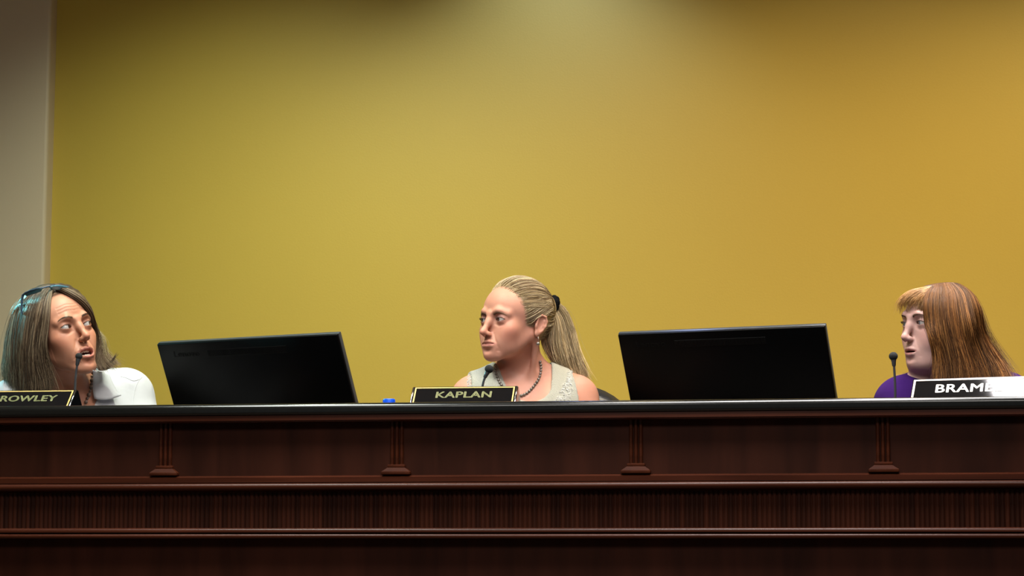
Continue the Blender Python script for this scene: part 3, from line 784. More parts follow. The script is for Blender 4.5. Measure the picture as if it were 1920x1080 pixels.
        for k, ln in zip((-1.5, -.5, .5, 1.5), (.062, .078, .082, .07) if sg > 0 else (.07, .082, .078, .062)):
            a = pm+sd*k*.0175; b = a+dr*ln*.45+sd*k*.003+dz(.004); e = b+dr*ln*.5-dz(.009)
            h.path([a, b, e], [.0095, .0085, .0068], .004)
        ts = -sg if True else sg
        a = w0+dr*.025-sd*ts*(-.018); b = a+dr*.032-sd*ts*(-.026)-dz(.006); e = b+dr*.028-sd*ts*(-.006)
        h.path([a, b, e], [.013, .0105, .0080], .006)
        Vh, Qh = h.mesh(); Vh = relax(Vh, Qh, 2)
        mesh_obj('hand', Vh, Qh, M['skin'], root, col=np.tile(base, (len(Vh), 1)), world=True)
    # garment
    gm = q['garment']; inf = .0095
    lo = np.minimum(SL, SR)-.16; hi = np.maximum(SL, SR)+.16
    st = .0036
    G = Field(axis((lo[0], hi[0], st)), axis((lo[1]-.16, hi[1]+.12, .005)), axis((PLAT+.48, 1.50, .012), (1.50, max(SL[2], SR[2], NB[2])+.12, st)))
    for p_ in prims: G.cap(p_[0], p_[1], p_[2]+inf, p_[3]+inf, p_[4], m=.06)
    G.cap(NB-dz(.02), NB+dz(.05), q.get('nr', .05)*s*1.04+inf, q.get('nr', .05)*s+inf, .03)
    if gm['sleeve']:
        for p_ in arms: G.cap(p_[0], p_[1], p_[2]+inf*1.6, p_[3]+inf*1.8, p_[4], m=.06)
    else:
        for p_ in arms: G.cap(p_[0], p_[1], p_[2]+inf, p_[3]+inf, p_[4], m=.06)
        for S, sg in ((SL, -1), (SR, 1)):
            e = S+ax_h*sg*(gm.get('arm', (0, 0))[0 if sg < 0 else 1]) ; n_ = (ax_h*sg*1.0+dz(.10)); n_ /= np.linalg.norm(n_)
            G.put(lambda x, y, z: -((x-e[0])*n_[0]+(y-e[1])*n_[1]+(z-e[2])*n_[2]) - .0, e-.4, e+.4, 0, sub=True)
    gm['neck'](G, NB, fw, ax_h, s)
    Vg, Qg = G.mesh(); Vg = relax(Vg, Qg, 2, .5)
    gar = mesh_obj(gm['name'], Vg, Qg, M[gm['mat']], root, world=True)
    # trousers
    T_ = Field(axis((pel[0]-.36, pel[0]+.36, .010)), axis((pel[1]-.72, pel[1]+.20, .010)), axis((PLAT+.005, PLAT+.76, .010)))
    for p_ in legs: T_.cap(p_[0], p_[1], p_[2]+.014, p_[3]+.014, p_[4])
    T_.cap(pel-ax_h*.075, pel+ax_h*.075, .128, .128, .05); Vt, Qt = T_.mesh()
    mesh_obj('trousers', relax(Vt, Qt, 2), Qt, M['trouser'], root, world=True)
    return dict(root=root, L2W=L2W, W2L=W2L, c=c, s=s, R=R, V=np.concatenate([L2W(V), Vg]), Q=np.concatenate([Q, Qg+len(V)]), fw=fw, ax=ax_h, NB=NB, q=q)
def caster(pr):
    bvh = BVHTree.FromPolygons([Vector(v) for v in pr['V'].tolist()], pr['Q'].tolist()); o = Vector((0, 0, ZC))
    def hit(px, py, lift=0.0, dflt=None):
        d = Vector(at(px, py, 1.0))-o; d.normalize(); h = bvh.ray_cast(o, d)
        if h[0] is None:
            return None if dflt is None else Vector(at(px, py, dflt))
        return h[0] + h[1]*lift
    return hit

# ---------------------------------------------------------------- hair
CR = (np.array([0, .012, .030]), np.array([.074, .094, .082]))
CHEEK = [(np.array([sx*.045, -.050, -.030]), np.array([.024, .024, .032])) for sx in (-1, 1)]
HEADELL = CHEEK + [(np.array([sx*.074, .016, -.010]), np.array([.016, .022, .034])) for sx in (-1, 1)] + [CR, (np.array([0, -.028, .030]), np.array([.064, .061, .060])), (np.array([0, -.030, -.030]), np.array([.060, .060, .068]))]
VAULT = [0.0]
def pushout(p, m):
    for c_, r_ in HEADELL:
        if r_[1] > .093: c_ = c_-np.array([0, 0, VAULT[0]/2]); r_ = r_-np.array([0, 0, VAULT[0]/2])
        d = (p-c_)/(r_+m); k = np.linalg.norm(d, axis=-1, keepdims=True); p = np.where(k < 1, c_+d/np.maximum(k, 1e-6)*(r_+m), p)
    return p
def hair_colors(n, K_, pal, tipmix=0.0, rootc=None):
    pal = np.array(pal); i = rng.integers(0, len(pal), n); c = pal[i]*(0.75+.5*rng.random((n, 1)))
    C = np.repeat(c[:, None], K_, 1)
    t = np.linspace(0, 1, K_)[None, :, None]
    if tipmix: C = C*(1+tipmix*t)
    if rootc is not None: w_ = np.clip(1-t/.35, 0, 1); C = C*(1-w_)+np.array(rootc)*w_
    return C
def pushview(p, m, g):
    for c_, r_ in HEADELL:
        if r_[1] > .093: c_ = c_-np.array([0, 0, VAULT[0]/2]); r_ = r_-np.array([0, 0, VAULT[0]/2])
        rr = r_+m; a = (p-c_)/rr; b = np.broadcast_to(g, p.shape)/rr
        A_ = (b*b).sum(1); B_ = (a*b).sum(1); C_ = (a*a).sum(1)-1
        t = (-B_+np.sqrt(np.maximum(B_*B_-A_*C_, 0)))/A_; p = np.where((C_ < 0)[:, None], p+t[:, None]*g, p)
    return p
def sheet(pr, guides, n, pal, view=False, jit=.006, thick=.014, r=.00055, K_=26, wave=.0025, tipmix=0, rootc=None, margin=.010, clump=10, push=True, tipspread=.010, tmin=.75):
    """guides: list of polylines [(px,py,depth offset)...]; strands interpolate between neighbours"""
    G = np.array([[at(a, b, pr['q']['Y']+d) for a, b, d in g] for g in guides])     # (g,k,3)
    G = catmull(G, K_)
    Gt = G.transpose(1, 0, 2)                                                        # (K,g,3)
    fine = catmull(Gt, 200).transpose(1, 0, 2)                                       # (200,K,3)
    cl = rng.random((clump, ))
    sidx = rng.random(n); ck = rng.integers(0, clump, n)
    near_ = cl[np.argmin(np.abs(sidx[:, None]-cl[None]), 1)]
    t = np.linspace(0, 1, K_)[None, :]
    s_path = sidx[:, None]*(1-.45*t)+near_[:, None]*.45*t
    P = fine[(np.clip(s_path, 0, .999)*200).astype(int), np.arange(K_)[None, :]]
    off = rng.normal(size=(n, 1, 3))*jit*np.array([1, .8, .4])
    P = P + off*(.25+.75*t[..., None])
    dep = rng.random((n, 1))**1.5; P[..., 1] += (dep-.3)*thick
    ph = rng.random((n, 1))*6.28; fq = 1.2+1.4*rng.random((n, 1)); am = wave*(t**1.2)
    P[..., 0] += am*np.sin(ph+fq*6.28*t); P[..., 1] += am*.7*np.cos(ph*1.7+fq*5*t)
    P += rng.normal(size=(n, 1, 3))*tipspread*(t[..., None]**3)*np.array([1, .6, .5])
    te = tmin+(1-tmin)*rng.random(n)**.6
    tt = (np.linspace(0, 1, K_)[None]*te[:, None])*(K_-1); i = np.minimum(tt.astype(int), K_-2); f_ = (tt-i)[..., None]
    P = P[np.arange(n)[:, None], i]*(1-f_)+P[np.arange(n)[:, None], i+1]*f_
    if push:
        l = pr['W2L'](P.reshape(-1, 3)); mm = np.repeat(margin*(.55+.75*rng.random(n)), K_)[:, None]
        gv = np.array([0, -1., 0]) @ pr['R']; ctr = (0, 0, 0)
        front = np.repeat((P.mean(1)[:, 1] < pr['c'][1]+.012)*view > 0, K_)[:, None]
        l = np.where(front, pushview(l, mm, gv), pushout(l, mm)).reshape(P.shape)
        for _ in range(6): l[:, 1:-1] = l[:, 1:-1]*.5+(l[:, :-2]+l[:, 2:])*.25
        P = pr['L2W'](np.where(front, pushview(l.reshape(-1, 3), mm*.75, gv), pushout(l.reshape(-1, 3), mm*.75))).reshape(P.shape)
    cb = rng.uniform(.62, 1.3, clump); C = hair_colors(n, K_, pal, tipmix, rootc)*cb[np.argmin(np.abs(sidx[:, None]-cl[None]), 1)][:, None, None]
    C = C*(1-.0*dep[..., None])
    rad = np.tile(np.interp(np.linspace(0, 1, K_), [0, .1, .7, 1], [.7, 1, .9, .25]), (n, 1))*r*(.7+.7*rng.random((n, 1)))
    return P, rad, C, fine
def volume(pr, fines, rad, step=.004, push=True, sel=14, cut=None):
    """solid under-layer that follows the same guides"""
    A = np.concatenate([f[::sel, ::2].reshape(-1, 3) for f in fines]); lo = A.min(0)-.03; hi = A.max(0)+.03
    F = Field(axis((lo[0], hi[0], step)), axis((lo[1], hi[1]+.02, step)), axis((lo[2], hi[2], step)))
    for f_ in fines:
        for g in range(12, 190, sel):
            pts = f_[g, ::2].copy(); pts[:, 1] += .007
            l = pr['W2L'](pts)
            if push: pts = pr['L2W'](pushout(l, .0))
            F.path(pts, [rad*(1.0 if i < len(pts)-3 else .6) for i in range(len(pts))], .008, m=.012)
    V, Q = F.mesh(); return relax(V, Q, 3), Q
def join(parts):
    K_ = parts[0][0].shape[1]; return [np.concatenate([p[i] for p in parts]) for i in range(3)]
# ---------------------------------------------------------------- the three women
def neck_round(G, NB, fw, ax, s):
    a = NB + fw*.055 - np.array([0, 0, .030]); b = NB + np.array([0, 0, .12]) - fw*.02
    G.cap(a, b, .074, .085, .004, sub=True, m=.02)
def neck_v(G, NB, fw, ax, s):
    up = np.array([0, 0, 1.])
    G.cap(NB+fw*.05-up*.02, NB+up*.12, .060, .078, .004, sub=True)
    G.cap(NB+fw*.13-up*.16, NB+fw*.07-up*.0, .012, .050, .006, sub=True)
def neck_crew(G, NB, fw, ax, s):
    a = NB + fw*.035 + np.array([0, 0, .00]); b = NB + np.array([0, 0, .12])
    G.cap(a, b, .050, .075, .004, sub=True, m=.02)

kaplan = person(dict(
    label='woman in a pale grey sleeveless knit top with a blond ponytail, looking left',
    c=(966, 606), Y=5.9, s=1.06, rot=(-47, 1, 3.5), mz=-.0625, skin=(.56, .262, .185), lip=(.50, .19, .16), iris=(.06, .05, .05),
    fold=.0015, jaw=.012, hollow=.0016, ck=.70, lipt=.55, mw=1.14, brow_z=-.004, bl=.7, lid=1.0, lidc=(.26, .13, .13), gaze=(-.35, -1, -.02), hl=(-.022, -.02, .941, .337), root=(.30, .23, .14), lash=(.02, .015, .012),
    brow=(.27, .17, .11), eye_open=.85, nose=.001, nr=.041,
    joints=dict(SL=(884, 747, 5.92), SR=(1084, 746, 5.98), NB=(978, 712, 5.975)), sr=.056,
    garment=dict(name='knit_top', mat='knit', sleeve=False, neck=neck_round, arm=(.014, -.018))))
crowley = person(dict(
    label='woman in a white collared shirt speaking into a microphone, sunglasses on her head',
    c=(110, 627), Y=5.75, s=1.08, fat=.95, ck=.85, rot=(45.5, 1, -17), jaw=.006, vault=.0, skin=(.47, .205, .125), lip=(.42, .14, .11), iris=(.05, .035, .03),
    fold=.0015, hollow=.002, wrinkles=(.040, .048, .056), bl=.5, lid=.5, open=.016, gaze=(.85, -1, .05), hl=(-.020, -.02, .941, .337), root=(.10, .06, .035), lash=(.03, .02, .015),
    brow=(.13, .075, .045), brow_z=.003, eye_open=1.05, nose=.0, nr=.043,
    joints=dict(SL=(22, 762, 5.80), SR=(241, 742, 5.98), NB=(128, 732, 5.88)), sr=.058,
    garment=dict(name='white_shirt', mat='white', sleeve=True, neck=neck_v)))
bramel = person(dict(
    label='woman in a purple top with long reddish brown hair, turned left',
    c=(1763, 608), Y=5.6, s=1.06, rot=(-64, 7, 6), skin=(.55, .335, .295), lip=(.42, .16, .15), iris=(.16, .17, .20),
    fold=.0006, fat=1.03, ck=.85, bl=.7, lid=.4, open=.0045, gaze=(-.25, -1, -.02), hl=(-.022, -.02, .941, .337), root=(.15, .07, .03), lash=(.02, .015, .012),
    brow=(.16, .09, .06), eye_open=1.0, nose=-.001, nr=.045, jowl=True, vault=.017, lipt=.6,
    joints=dict(SL=(1690, 760, 5.62), SR=(1890, 752, 5.72), NB=(1800, 712, 5.71)), sr=.060,
    garment=dict(name='purple_top', mat='purple', sleeve=True, neck=neck_crew)))

# --- ponytailed woman: hair combed back over the skull to the tie
def combed(pr, n, T, pal, low=False, r=.0005, K_=24, off=.006, lift=.007, tjit=.008):
    hl = pr['q']['hl']; c0, rr = CR; out = []
    while len(out) < n:
        d = rng.normal(size=(n*3, 3)); d /= np.linalg.norm(d, axis=1, keepdims=True)
        p = c0+d*rr; h = hairline(p, hl); ok = (h > -.011) & (p[:, 2] > -.040 + np.clip(p[:, 1], 0, 1)*.0) & (p[:, 1] < .095)
        w_ = np.where(h < .020, 1.0, .30); ok &= rng.random(len(p)) < w_; ok &= (h > .004) | (rng.random(len(p)) < .30); ok &= ~((p[:, 1] < .045) & (p[:, 2] < -.008)) & ~((p[:, 1] > -.002) & (p[:, 1] < .045) & (p[:, 2] < .022))
        if low: ok = (h > -.002) & (p[:, 1] < .006) & (p[:, 2] > -.010) & (p[:, 2] < .045)
        out += list(d[ok])
    d = np.array(out[:n]); Td = (T-c0)/rr; Td /= np.linalg.norm(Td)
    t = np.linspace(0, 1, K_)[None, :, None]
    om = np.arccos(np.clip(d@Td, -1, 1))[:, None, None]+1e-4
    tp = Td+rng.normal(size=(n, 3))*.03+(d-Td*(d@Td)[:, None])*.10; S = (np.sin((1-t)*om)*d[:, None]+np.sin(t*om)*tp[:, None])/np.sin(om)
    S /= np.linalg.norm(S, axis=2, keepdims=True)
    # strands from in front of the ear sweep up over it, then back to the tie
    lowf = ((d[:, 1]*.094+.012 < .01) & (d[:, 2]*.082+.030 < .03))[:, None, None]; S[..., 2:] += .62*np.sin(math.pi*np.clip(t*1.1, 0, 1))*lowf*.62; S /= np.linalg.norm(S, axis=2, keepdims=True)
    sag = np.sin(math.pi*t)*.10*np.clip(.5-d[:, 2], 0, 1)[:, None, None]*(~lowf); S[..., 2:] -= sag*.7; S /= np.linalg.norm(S, axis=2, keepdims=True)
    ph = rng.random((n, 1, 1))*6.28; wv = np.sin(ph+t*9)*.011*np.sin(math.pi*t); S = S+wv*np.cross(S, Td)
    dep = rng.random((n, 1, 1)); hgt = off*(.5+.7*dep)+lift*np.sin(math.pi*np.clip(t*1.15, 0, 1))*(.6+.6*np.clip(S[..., 2:3], 0, 1))
    hgt = hgt*np.clip(t*8+.15, 0, 1)
    P = c0+S*rr+S*hgt; P = pushout(P, .0012)
    C = hair_colors(n, K_, pal)
    rad = np.tile(np.interp(np.linspace(0, 1, K_), [0, .12, .8, 1], [.35, 1, 1, .8]), (n, 1))*r*(.7+.7*rng.random((n, 1)))
    return pr['L2W'](P.reshape(-1, 3)).reshape(P.shape), rad, C
blond = [(.56, .43, .25), (.42, .30, .16), (.72, .58, .38), (.30, .20, .11), (.62, .49, .31), (.17, .11, .06), (.68, .55, .35)]
TIE = np.array([.018, .120, .043])
c1 = join([combed(kaplan, 4000, TIE, blond), combed(kaplan, 900, TIE, blond, low=True)])
c0_, rr_ = CR
f = Field(axis((-.095, .095, .003)), axis((-.10, .14, .003)), axis((-.06, .135, .003)))
f.ell(c0_, rr_+.0045, 0); f.ell((.006, .085, .048), (.040, .032, .040), .03)
X, Y_, Z_ = np.meshgrid(*f.ax, indexing='ij')
h = hairline(np.stack([X, Y_, Z_], -1), kaplan['q']['hl'])-.006
f.F = np.maximum(f.F, -h); f.F = np.maximum(f.F, -.042-Z_); f.F = np.maximum(f.F, np.minimum(-.004-Z_, .034-Y_))
earbox = np.sqrt(((np.abs(X)-.078)/.012)**2+((Y_-.014)/.022)**2+((Z_+.012)/.034)**2)-1; f.F = np.maximum(f.F, -earbox*.01)
Vb, Qb = f.mesh(); Vb = relax(Vb, Qb, 2)
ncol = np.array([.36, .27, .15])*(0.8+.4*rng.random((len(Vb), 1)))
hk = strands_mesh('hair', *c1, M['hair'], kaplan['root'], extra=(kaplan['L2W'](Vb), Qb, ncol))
tail = [
    [(1040, 566, .085), (1060, 580, .10), (1074, 612, .11), (1083, 655, .11), (1096, 690, .10), (1103, 712, .10)],
    [(1042, 572, .075), (1058, 592, .085), (1068, 625, .09), (1076, 660, .09), (1084, 690, .09), (1092, 712, .09)],
    [(1040, 580, .065), (1050, 604, .065), (1056, 635, .07), (1062, 662, .07), (1068, 688, .08), (1078, 704, .08)],
    [(1037, 586, .060), (1038, 612, .060), (1036, 640, .065), (1042, 664, .07), (1054, 684, .08), (1066, 696, .08)],
    [(1032, 590, .060), (1024, 612, .062), (1016, 636, .068), (1022, 656, .075), (1038, 676, .085), (1052, 688, .09)]]
tp = sheet(kaplan, tail, 1500, [(.66, .52, .32), (.50, .38, .21), (.80, .66, .43), (.30, .21, .12), (.74, .60, .38), (.20, .14, .075)], jit=.004, thick=.022, clump=16, push=False, tmin=.8, tipspread=.008)
wisp = sheet(kaplan, [tail[0], tail[1]], 60, [(.6, .5, .32)], jit=.010, thick=.02, r=.0003, push=False, wave=.005)
tj = join([tp[:3], wisp[:3]])
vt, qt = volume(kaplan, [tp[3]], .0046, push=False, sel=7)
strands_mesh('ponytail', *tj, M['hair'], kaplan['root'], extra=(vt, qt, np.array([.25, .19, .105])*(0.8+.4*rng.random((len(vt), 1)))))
# scrunchie: lumpy ring around the tie
cen = (at(1037, 573, 5.9+.075)); D = MB(); axd = Vector((1.0, .35, -.35)).normalized(); uu = axd.orthogonal().normalized(); ww = axd.cross(uu)
for i in range(26):
    a = 2*math.pi*i/26; pp = Vector(cen)+(uu*math.cos(a)*.020+ww*math.sin(a)*.020)+axd*(random.random()-.5)*.008
    rr = .0085+.003*random.random(); D.ball(pp, (rr, rr*.9, rr*1.05), 10)
D.ball(cen, .017, 12)
D.build('scrunchie', M['scrunch'], kaplan['root'], world=True)
hit = caster(kaplan)
# earring
D = MB(); e = Vector(kaplan['L2W'](np.array([.0835, .006, -.040]))); e2 = e+Vector((.0, -.004, -.017))
D.tube([e+Vector((0, -.002, .002)), e+Vector((.001, -.006, -.004)), e2+Vector((0, -.001, .006))], .0007, 8); D.ball(e2, .0052, 18)
D.build('earring', M['pearl'], kaplan['root'], world=True)
def beads(hitf, path, r, gap, m, root, name, lift=.6, dflt=5.9, back=None, shape=None):
    P = np.array(path, float); P3 = np.concatenate([P, np.zeros((len(P), 1))], 1); Q = catmull(P3, 400)[:, :2]
    d = np.concatenate([[0], np.cumsum(np.linalg.norm(np.diff(Q, axis=0), axis=1))]); n = int(d[-1]/gap)
    D = MB(); pts = []
    for i in range(n+1):
        x, y = [np.interp(i*gap, d, Q[:, k]) for k in (0, 1)]
        p_ = hitf(x, y, r*lift)
        if p_ is None: p_ = Vector(at(x, y, dflt))
        pts.append(p_)
    ys = np.array([p_.y for p_ in pts])
    for i in range(len(ys)):                       # even out jumps
        lo_, hi_ = max(0, i-2), min(len(ys), i+3); y_ = float(np.median(ys[lo_:hi_]))
        if y_ < pts[i].y: pts[i] = Vector((pts[i].x*y_/pts[i].y, y_, ZC+(pts[i].z-ZC)*y_/pts[i].y))
    allp = pts + ([] if back is None else [Vector(b) for b in back(pts[-1], pts[0])])
    for i, p_ in enumerate(allp):
        k = r if shape is None else r*shape[i % len(shape)]
        D.ball(p_, (k, k, k), 14)
    D.tube(allp, r*.2, 6)
    return D.build(name, m, root, world=True)
def around(pr, n=12):
    def fn(a, b):
        c_ = Vector(pr['NB'])+Vector((0, .0, .03)); out = []
        for i in range(1, n):
            t = i/n; p_ = a.lerp(b, t); k = math.sin(math.pi*t); out.append(p_+Vector((0, 1, 0))*(.11*k)+Vector((0, 0, .01*k)))
        return out
    return fn
beads(hit, [(929, 686), (929, 697), (932, 708), (938, 720), (950, 734), (966, 742), (978, 742), (990, 736), (1001, 724), (1009, 711), (1013, 697), (1013, 685), (1010, 675)], .0042, 5.6, M['pearl'], kaplan['root'], 'pearl_necklace', back=around(kaplan))
# lace applique beside the armholes
LA = []
for i in range(95):
    t = random.random()**.8; LA.append((1070.5-random.random()*(4+25*t**1.3), 698+55*t))
LB = [(881-3.5*random.random()+(i % 3)*2, 704+1.9*i) for i in range(13)]
for LP in (LA, LB):
    D = MB(); last = None
    for x, y in LP:
        p_ = hit(x, y, .0006)
        if p_ is None: continue
        rr = .0030+.0035*random.random(); a0 = random.random()*6.28; nrm = (Vector((0, 0, ZC))-p_).normalized(); u_ = nrm.orthogonal().normalized(); w2 = nrm.cross(u_)
        D.tube([p_+(u_*math.cos(a0+a)+w2*math.sin(a0+a))*rr*(1-.55*a/8) for a in np.linspace(0, 8, 16)], .0009, 5)
    D.build('lace_trim', M['lace'], kaplan['root'], world=True)

VAULT[0] = .0
# --- woman in white: shoulder length layered hair
brown = [(.085, .052, .030), (.13, .085, .050), (.055, .035, .022), (.20, .14, .085), (.10, .065, .038), (.29, .215, .135), (.040, .026, .017)]
near = [
    [(104, 540, -.02), (97, 556, -.055), (95, 585, -.085), (90, 615, -.088), (85, 648, -.085), (90, 680, -.075), (96, 706, -.065), (98, 735, -.06)],
    [(102, 538, -.01), (88, 556, -.05), (80, 585, -.085), (72, 620, -.088), (68, 655, -.085), (72, 690, -.075), (80, 715, -.065), (84, 742, -.06)],
    [(98, 537, .0), (78, 548, -.035), (62, 572, -.065), (54, 610, -.072), (50, 650, -.070), (52, 690, -.06), (56, 718, -.055), (60, 744, -.05)],
    [(94, 537, .01), (68, 543, -.01), (46, 564, -.035), (36, 602, -.040), (32, 645, -.040), (33, 688, -.035), (38, 715, -.03), (44, 740, -.03)],
    [(90, 537, .02), (58, 547, .01), (34, 572, .0), (22, 605, .0), (17, 645, .0), (17, 685, .0), (20, 712, .0), (30, 734, .0)],
    [(92, 538, .03), (60, 549, .035), (34, 575, .04), (20, 610, .05), (14, 648, .05), (12, 685, .045), (12, 708, .04), (20, 728, .03)]]
far = [
    [(103, 543, -.03), (122, 549, -.05), (140, 566, -.045), (153, 588, -.02), (163, 612, .0), (172, 640, .02), (176, 670, .02), (186, 697, .01)],
    [(103, 541, -.02), (124, 543, -.035), (146, 559, -.03), (160, 582, -.005), (170, 610, .02), (180, 642, .035), (182, 668, .04), (202, 696, .03)],
    [(102, 539, -.01), (124, 539, -.015), (149, 555, -.005), (164, 580, .02), (173, 608, .04), (184, 640, .05), (186, 664, .05), (214, 688, .05)],
    [(100, 538, .0), (124, 538, .01), (150, 556, .03), (166, 583, .05), (175, 612, .06), (186, 644, .07), (192, 664, .07), (220, 683, .07)]]
back = [
    [(60, 560, .08), (45, 600, .10), (40, 640, .10), (40, 680, .09), (50, 705, .08), (60, 730, .07)],
    [(90, 560, .10), (85, 600, .12), (80, 640, .12), (80, 680, .13), (86, 710, .13), (90, 735, .12)],
    [(115, 560, .10), (118, 600, .12), (120, 640, .13), (122, 680, .14), (124, 700, .14), (126, 715, .14)]]
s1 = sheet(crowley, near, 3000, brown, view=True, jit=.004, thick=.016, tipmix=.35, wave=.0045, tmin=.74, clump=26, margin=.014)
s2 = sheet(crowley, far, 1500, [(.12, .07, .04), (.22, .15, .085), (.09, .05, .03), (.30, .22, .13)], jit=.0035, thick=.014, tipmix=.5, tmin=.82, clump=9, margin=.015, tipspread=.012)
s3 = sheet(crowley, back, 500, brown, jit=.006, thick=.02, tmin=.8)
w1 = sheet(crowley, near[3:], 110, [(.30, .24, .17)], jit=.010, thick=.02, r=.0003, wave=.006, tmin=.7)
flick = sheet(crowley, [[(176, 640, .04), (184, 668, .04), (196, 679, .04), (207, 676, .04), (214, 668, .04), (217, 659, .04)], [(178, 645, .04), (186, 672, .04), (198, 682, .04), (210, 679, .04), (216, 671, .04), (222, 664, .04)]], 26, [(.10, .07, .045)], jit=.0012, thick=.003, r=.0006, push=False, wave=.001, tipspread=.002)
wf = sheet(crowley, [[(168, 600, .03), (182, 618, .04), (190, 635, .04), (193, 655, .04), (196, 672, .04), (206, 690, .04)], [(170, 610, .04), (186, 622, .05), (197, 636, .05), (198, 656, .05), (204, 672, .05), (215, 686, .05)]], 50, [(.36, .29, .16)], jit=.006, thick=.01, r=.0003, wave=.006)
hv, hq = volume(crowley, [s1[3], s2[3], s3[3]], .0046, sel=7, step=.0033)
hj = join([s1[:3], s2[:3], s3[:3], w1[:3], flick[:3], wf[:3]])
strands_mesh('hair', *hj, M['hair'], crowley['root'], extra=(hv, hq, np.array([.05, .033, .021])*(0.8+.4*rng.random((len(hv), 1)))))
# sunglasses pushed up on the hair
sg = tag(empty('sunglasses', tuple(at(70, 548, 5.75))), 'blue-grey sunglasses pushed up on the hair of the woman in white', 'sunglasses')
def Wp(x, y, d): return Vector(at(x, y, 5.75+d))
arm = [Wp(41, 588, -.062), Wp(40.5, 576, -.062), Wp(41, 562, -.060), Wp(43, 554, -.062)]
D = MB(); D.tube(arm, [.0022, .0030, .0034, .0036], 8); D.build('temple_arm', M['frame'], sg, world=True)
fr = [Wp(42, 554, -.062), Wp(48, 549, -.072), Wp(58, 544.5, -.082), Wp(70, 541, -.086), (Wp(80, 539.5, -.084)), Wp(88, 538, -.075), Wp(100, 535, -.06), Wp(112, 535, -.05), Wp(126, 537.5, -.035), Wp(134, 541, -.02)]
D = MB(); D.tube(fr, [.003, .0026, .0022, .0022, .0024, .0022, .002, .002, .002, .002], 8)
D.build('frame_rim', M['frame'], sg, world=True)
for a, b in (((46, 551, -.066), (78, 540.5, -.086)), ((92, 537.5, -.07), (128, 538, -.035))):
    A_, B_ = Wp(*a), Wp(*b); n = 12; V = []; 
    for j in range(5):
        for i in range(n+1):
            t = i/n; p_ = A_.lerp(B_, t); k = math.sin(math.pi*t)
            V.append(p_+Vector((0, -.006*k*(1) + .010*j/4, -.0105*(j/4)*k**.4 + .0035*k)))
    F = [(j*(n+1)+i, j*(n+1)+i+1, (j+1)*(n+1)+i+1, (j+1)*(n+1)+i) for j in range(4) for i in range(n)]
    o = mesh_obj('lens', V, F, M['lens'], sg, world=True); md = o.modifiers.new('s', 'SOLIDIFY'); md.thickness = .0016
# collar lapel of the shirt and the stone necklace
hit = caster(crowley)
def cloth_patch(name, outline, m, root, lift0=.004, lift1=.012, th=.0018, dflt=5.85):
    """outline: (px, py, lift) polygon corners ordered as a quad grid rows"""
    R_ = []
    for row in outline:
        P3 = []
        for x, y, l in row:
            p_ = hit(x, y, 0)
            if p_ is None: p_ = Vector(at(x, y, dflt))
            dr = (Vector((0, 0, ZC))-p_).normalized(); P3.append(p_+dr*l)
        R_.append(P3)
    V = [p_ for r_ in R_ for p_ in r_]; nx = len(R_[0]); F = [(j*nx+i, j*nx+i+1, (j+1)*nx+i+1, (j+1)*nx+i) for j in range(len(R_)-1) for i in range(nx-1)]
    o = mesh_obj(name, V, F, m, root, world=True); md = o.modifiers.new('u', 'SUBSURF'); md.levels = md.render_levels = 2; md.boundary_smooth = 'PRESERVE_CORNERS'
    md = o.modifiers.new('s', 'SOLIDIFY'); md.thickness = th; return o
cloth_patch('collar', [[(174, 694, .016), (190, 697, .018), (204, 700, .014)], [(175, 712, .018), (194, 714, .026), (210, 717, .022)], [(173, 730, .016), (196, 732, .028), (218, 732, .026)], [(177, 748, .014), (200, 752, .024), (227, 742, .026)]], M['white'], crowley['root'])
cloth_patch('collar', [[(30, 704, .010), (20, 706, .010), (6, 716, .008)], [(36, 722, .012), (22, 724, .014), (4, 730, .010)], [(40, 742, .010), (24, 744, .012), (4, 748, .010)]], M['white'], crowley['root'])
def seam(path):
    out = []
    for x, y in catmull(np.array([[a, b, 0] for a, b in path], float), 24)[:, :2]:
        p_ = hit(x, y, .0002)
        if p_ is not None: out.append(p_)
    if len(out) > 3: MB().tube(out, .0009, 6).build('seam', M['white'], crowley['root'], world=True)
seam([(226, 706), (238, 709), (250, 714), (262, 711)])
seam([(267, 706), (259, 716), (254, 728), (251, 742), (250, 756)])
beads(hit, [(172, 700), (171, 712), (170, 722), (168, 732), (165, 742), (161, 752), (158, 762)], .0052, 7.0, M['amber'], crowley['root'], 'stone_necklace', lift=.7, shape=[1, .7, 1.15, .8], dflt=5.8)

VAULT[0] = .017
# --- woman in purple: long straight hair with a wispy fringe
red = [(.15, .058, .015), (.21, .084, .022), (.085, .034, .010), (.30, .130, .036), (.11, .044, .013), (.055, .023, .008), (.44, .205, .062)]
near = [
    [(1738, 543, -.02), (1729, 560, -.05), (1731, 588, -.062), (1734, 615, -.064), (1744, 640, -.066), (1755, 664, -.070), (1757, 692, -.075), (1760, 722, -.08)],
    [(1748, 537, -.01), (1744, 556, -.055), (1747, 586, -.085), (1750, 620, -.088), (1760, 648, -.088), (1768, 674, -.088), (1770, 698, -.09), (1772, 735, -.10)],
    [(1762, 535, .0), (1768, 553, -.050), (1772, 585, -.088), (1778, 620, -.092), (1786, 650, -.092), (1794, 680, -.092), (1798, 705, -.095), (1800, 745, -.10)],
    [(1775, 534, .0), (1792, 550, -.035), (1798, 585, -.072), (1806, 620, -.076), (1816, 652, -.076), (1826, 682, -.076), (1832, 708, -.08), (1836, 748, -.09)],
    [(1786, 534, .01), (1810, 547, -.005), (1820, 585, -.035), (1830, 620, -.040), (1842, 652, -.042), (1856, 682, -.05), (1864, 705, -.06), (1870, 745, -.07)],
    [(1792, 536, .02), (1818, 552, .025), (1833, 587, .02), (1843, 620, .015), (1858, 648, .01), (1876, 676, .0), (1890, 698, -.02), (1900, 730, -.04)]]
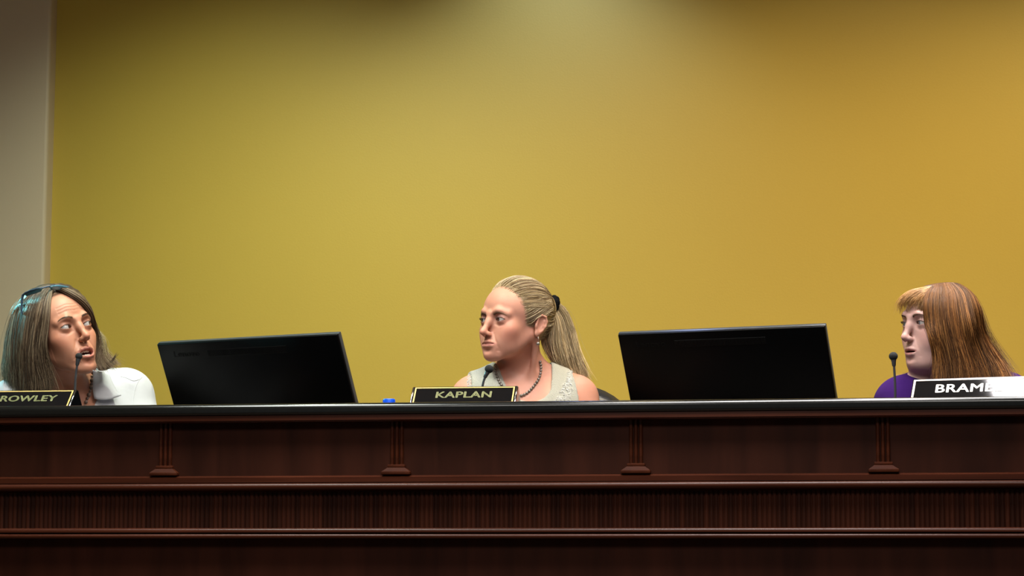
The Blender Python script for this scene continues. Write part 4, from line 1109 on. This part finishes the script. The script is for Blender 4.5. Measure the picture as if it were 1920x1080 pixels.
fringe = [
    [(1752, 540, -.01), (1733, 539, -.02), (1712, 543, -.02), (1696, 553, -.02), (1687, 570, -.015), (1689, 592, -.01)],
    [(1754, 539, -.02), (1736, 541, -.04), (1718, 546, -.045), (1703, 556, -.045), (1695, 568, -.04), (1694, 582, -.03)],
    [(1754, 540, -.03), (1740, 545, -.055), (1729, 552, -.065), (1720, 561, -.065), (1716, 570, -.06), (1716, 580, -.055)],
    [(1756, 541, -.04), (1748, 549, -.065), (1738, 558, -.075), (1733, 570, -.075), (1731, 582, -.07), (1734, 594, -.066)]]
back = [
    [(1770, 560, .08), (1785, 600, .11), (1790, 640, .12), (1800, 680, .12), (1810, 720, .12), (1815, 760, .12)],
    [(1800, 560, .07), (1820, 600, .09), (1832, 640, .09), (1850, 680, .09), (1864, 720, .08), (1870, 760, .08)],
    [(1740, 570, .07), (1740, 600, .09), (1735, 640, .09), (1728, 680, .08), (1722, 700, .07), (1728, 730, .05)]]
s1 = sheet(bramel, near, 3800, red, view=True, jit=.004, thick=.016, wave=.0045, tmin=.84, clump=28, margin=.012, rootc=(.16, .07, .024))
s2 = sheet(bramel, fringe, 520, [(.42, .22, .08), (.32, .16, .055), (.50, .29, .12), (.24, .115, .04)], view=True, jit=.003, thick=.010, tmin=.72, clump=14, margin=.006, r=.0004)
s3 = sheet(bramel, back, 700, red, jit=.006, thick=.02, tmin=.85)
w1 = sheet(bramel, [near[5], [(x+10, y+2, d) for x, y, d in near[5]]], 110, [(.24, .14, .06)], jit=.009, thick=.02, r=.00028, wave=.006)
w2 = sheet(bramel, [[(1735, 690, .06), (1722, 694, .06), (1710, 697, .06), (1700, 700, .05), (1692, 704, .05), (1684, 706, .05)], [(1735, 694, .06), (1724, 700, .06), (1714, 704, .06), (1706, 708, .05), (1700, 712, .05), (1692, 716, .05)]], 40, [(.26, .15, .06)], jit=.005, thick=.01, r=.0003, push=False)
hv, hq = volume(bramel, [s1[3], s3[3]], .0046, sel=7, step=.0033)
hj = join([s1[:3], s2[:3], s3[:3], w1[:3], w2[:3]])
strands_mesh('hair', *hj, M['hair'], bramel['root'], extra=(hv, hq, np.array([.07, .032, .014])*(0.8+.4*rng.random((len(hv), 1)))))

# ---------------------------------------------------------------- chair
ch = tag(empty('office_chair', (.147, 6.30, PLAT), math.radians(8)), 'black leather office chair behind the ponytailed woman', 'chair')
zt_ = at(1135, 719, 6.28)[2]-PLAT
D = MB(); t = bmesh.new(); NX, NZ = 15, 15; V = {}
W_, H0, H1 = .215, .50, zt_
for side in (0, 1):
    for i in range(NX):
        for j in range(NZ):
            u = i/(NX-1)*2-1; v = j/(NZ-1)
            ww_ = W_*(1-.10*(2*v-1)**2)*(1-.05*v); x = u*ww_; z = H0+(H1-H0)*v - .055*abs(u)**3*v**3
            puff = .045*((1-u**6)*(1-(2*v-1)**6))**.5
            V[side, i, j] = t.verts.new((x, (-puff if side == 0 else puff*.5)+.03*(1-u*u)*0+.05*(1-v)*-.6, z))
for side in (0, 1):
    for i in range(NX-1):
        for j in range(NZ-1):
            t.faces.new([V[side, a, b] for a, b in ((i, j), (i+1, j), (i+1, j+1), (i, j+1))])
ring = [(i, 0) for i in range(NX)]+[(NX-1, j) for j in range(1, NZ)]+[(i, NZ-1) for i in range(NX-2, -1, -1)]+[(0, j) for j in range(NZ-2, 0, -1)]
for a, b in zip(ring, ring[1:]+ring[:1]): t.faces.new((V[0, a[0], a[1]], V[0, b[0], b[1]], V[1, b[0], b[1]], V[1, a[0], a[1]]))
D.merge(t); D.build('backrest', M['leather'], ch, angle=80)
D = MB(); pp = []
for i in range(25):
    u = i/12-1; pp.append((u*W_*.86, .0-.035*(1-u**6)**.5*.6, zt_-.045-.05*abs(u)**3))
D.tube(pp, .006, 8); D.build('backrest_seam', M['leather'], ch)
D = MB(); D.box((-.25, -.48, .40), (.25, .02, .50), .04, 4); D.build('seat', M['leather'], ch)
for s_ in (-1, 1):
    D = MB(); D.tube([(s_*.24, -.04, .46), (s_*.29, -.04, .60), (s_*.29, -.10, .66), (s_*.29, -.34, .66), (s_*.27, -.36, .48)], .016, 10); D.build('armrest', M['black'], ch)
MB().lathe([(.03, .06), (.03, .25), (.05, .39), (.10, .40)], 20, Matrix.Translation((0, -.22, 0))).build('column', M['black'], ch)
D = MB()
for i in range(5):
    a = 2*math.pi*i/5; D.tube([(0, -.22, .10), (.28*math.cos(a), -.22+.28*math.sin(a), .07)], [.025, .014], 8)
D.build('base_star', M['black'], ch)
for i in range(5):
    a = 2*math.pi*i/5; D = MB(); D.ball((.28*math.cos(a), -.22+.28*math.sin(a), .03), .03, 14); D.build('caster', M['black'], ch)
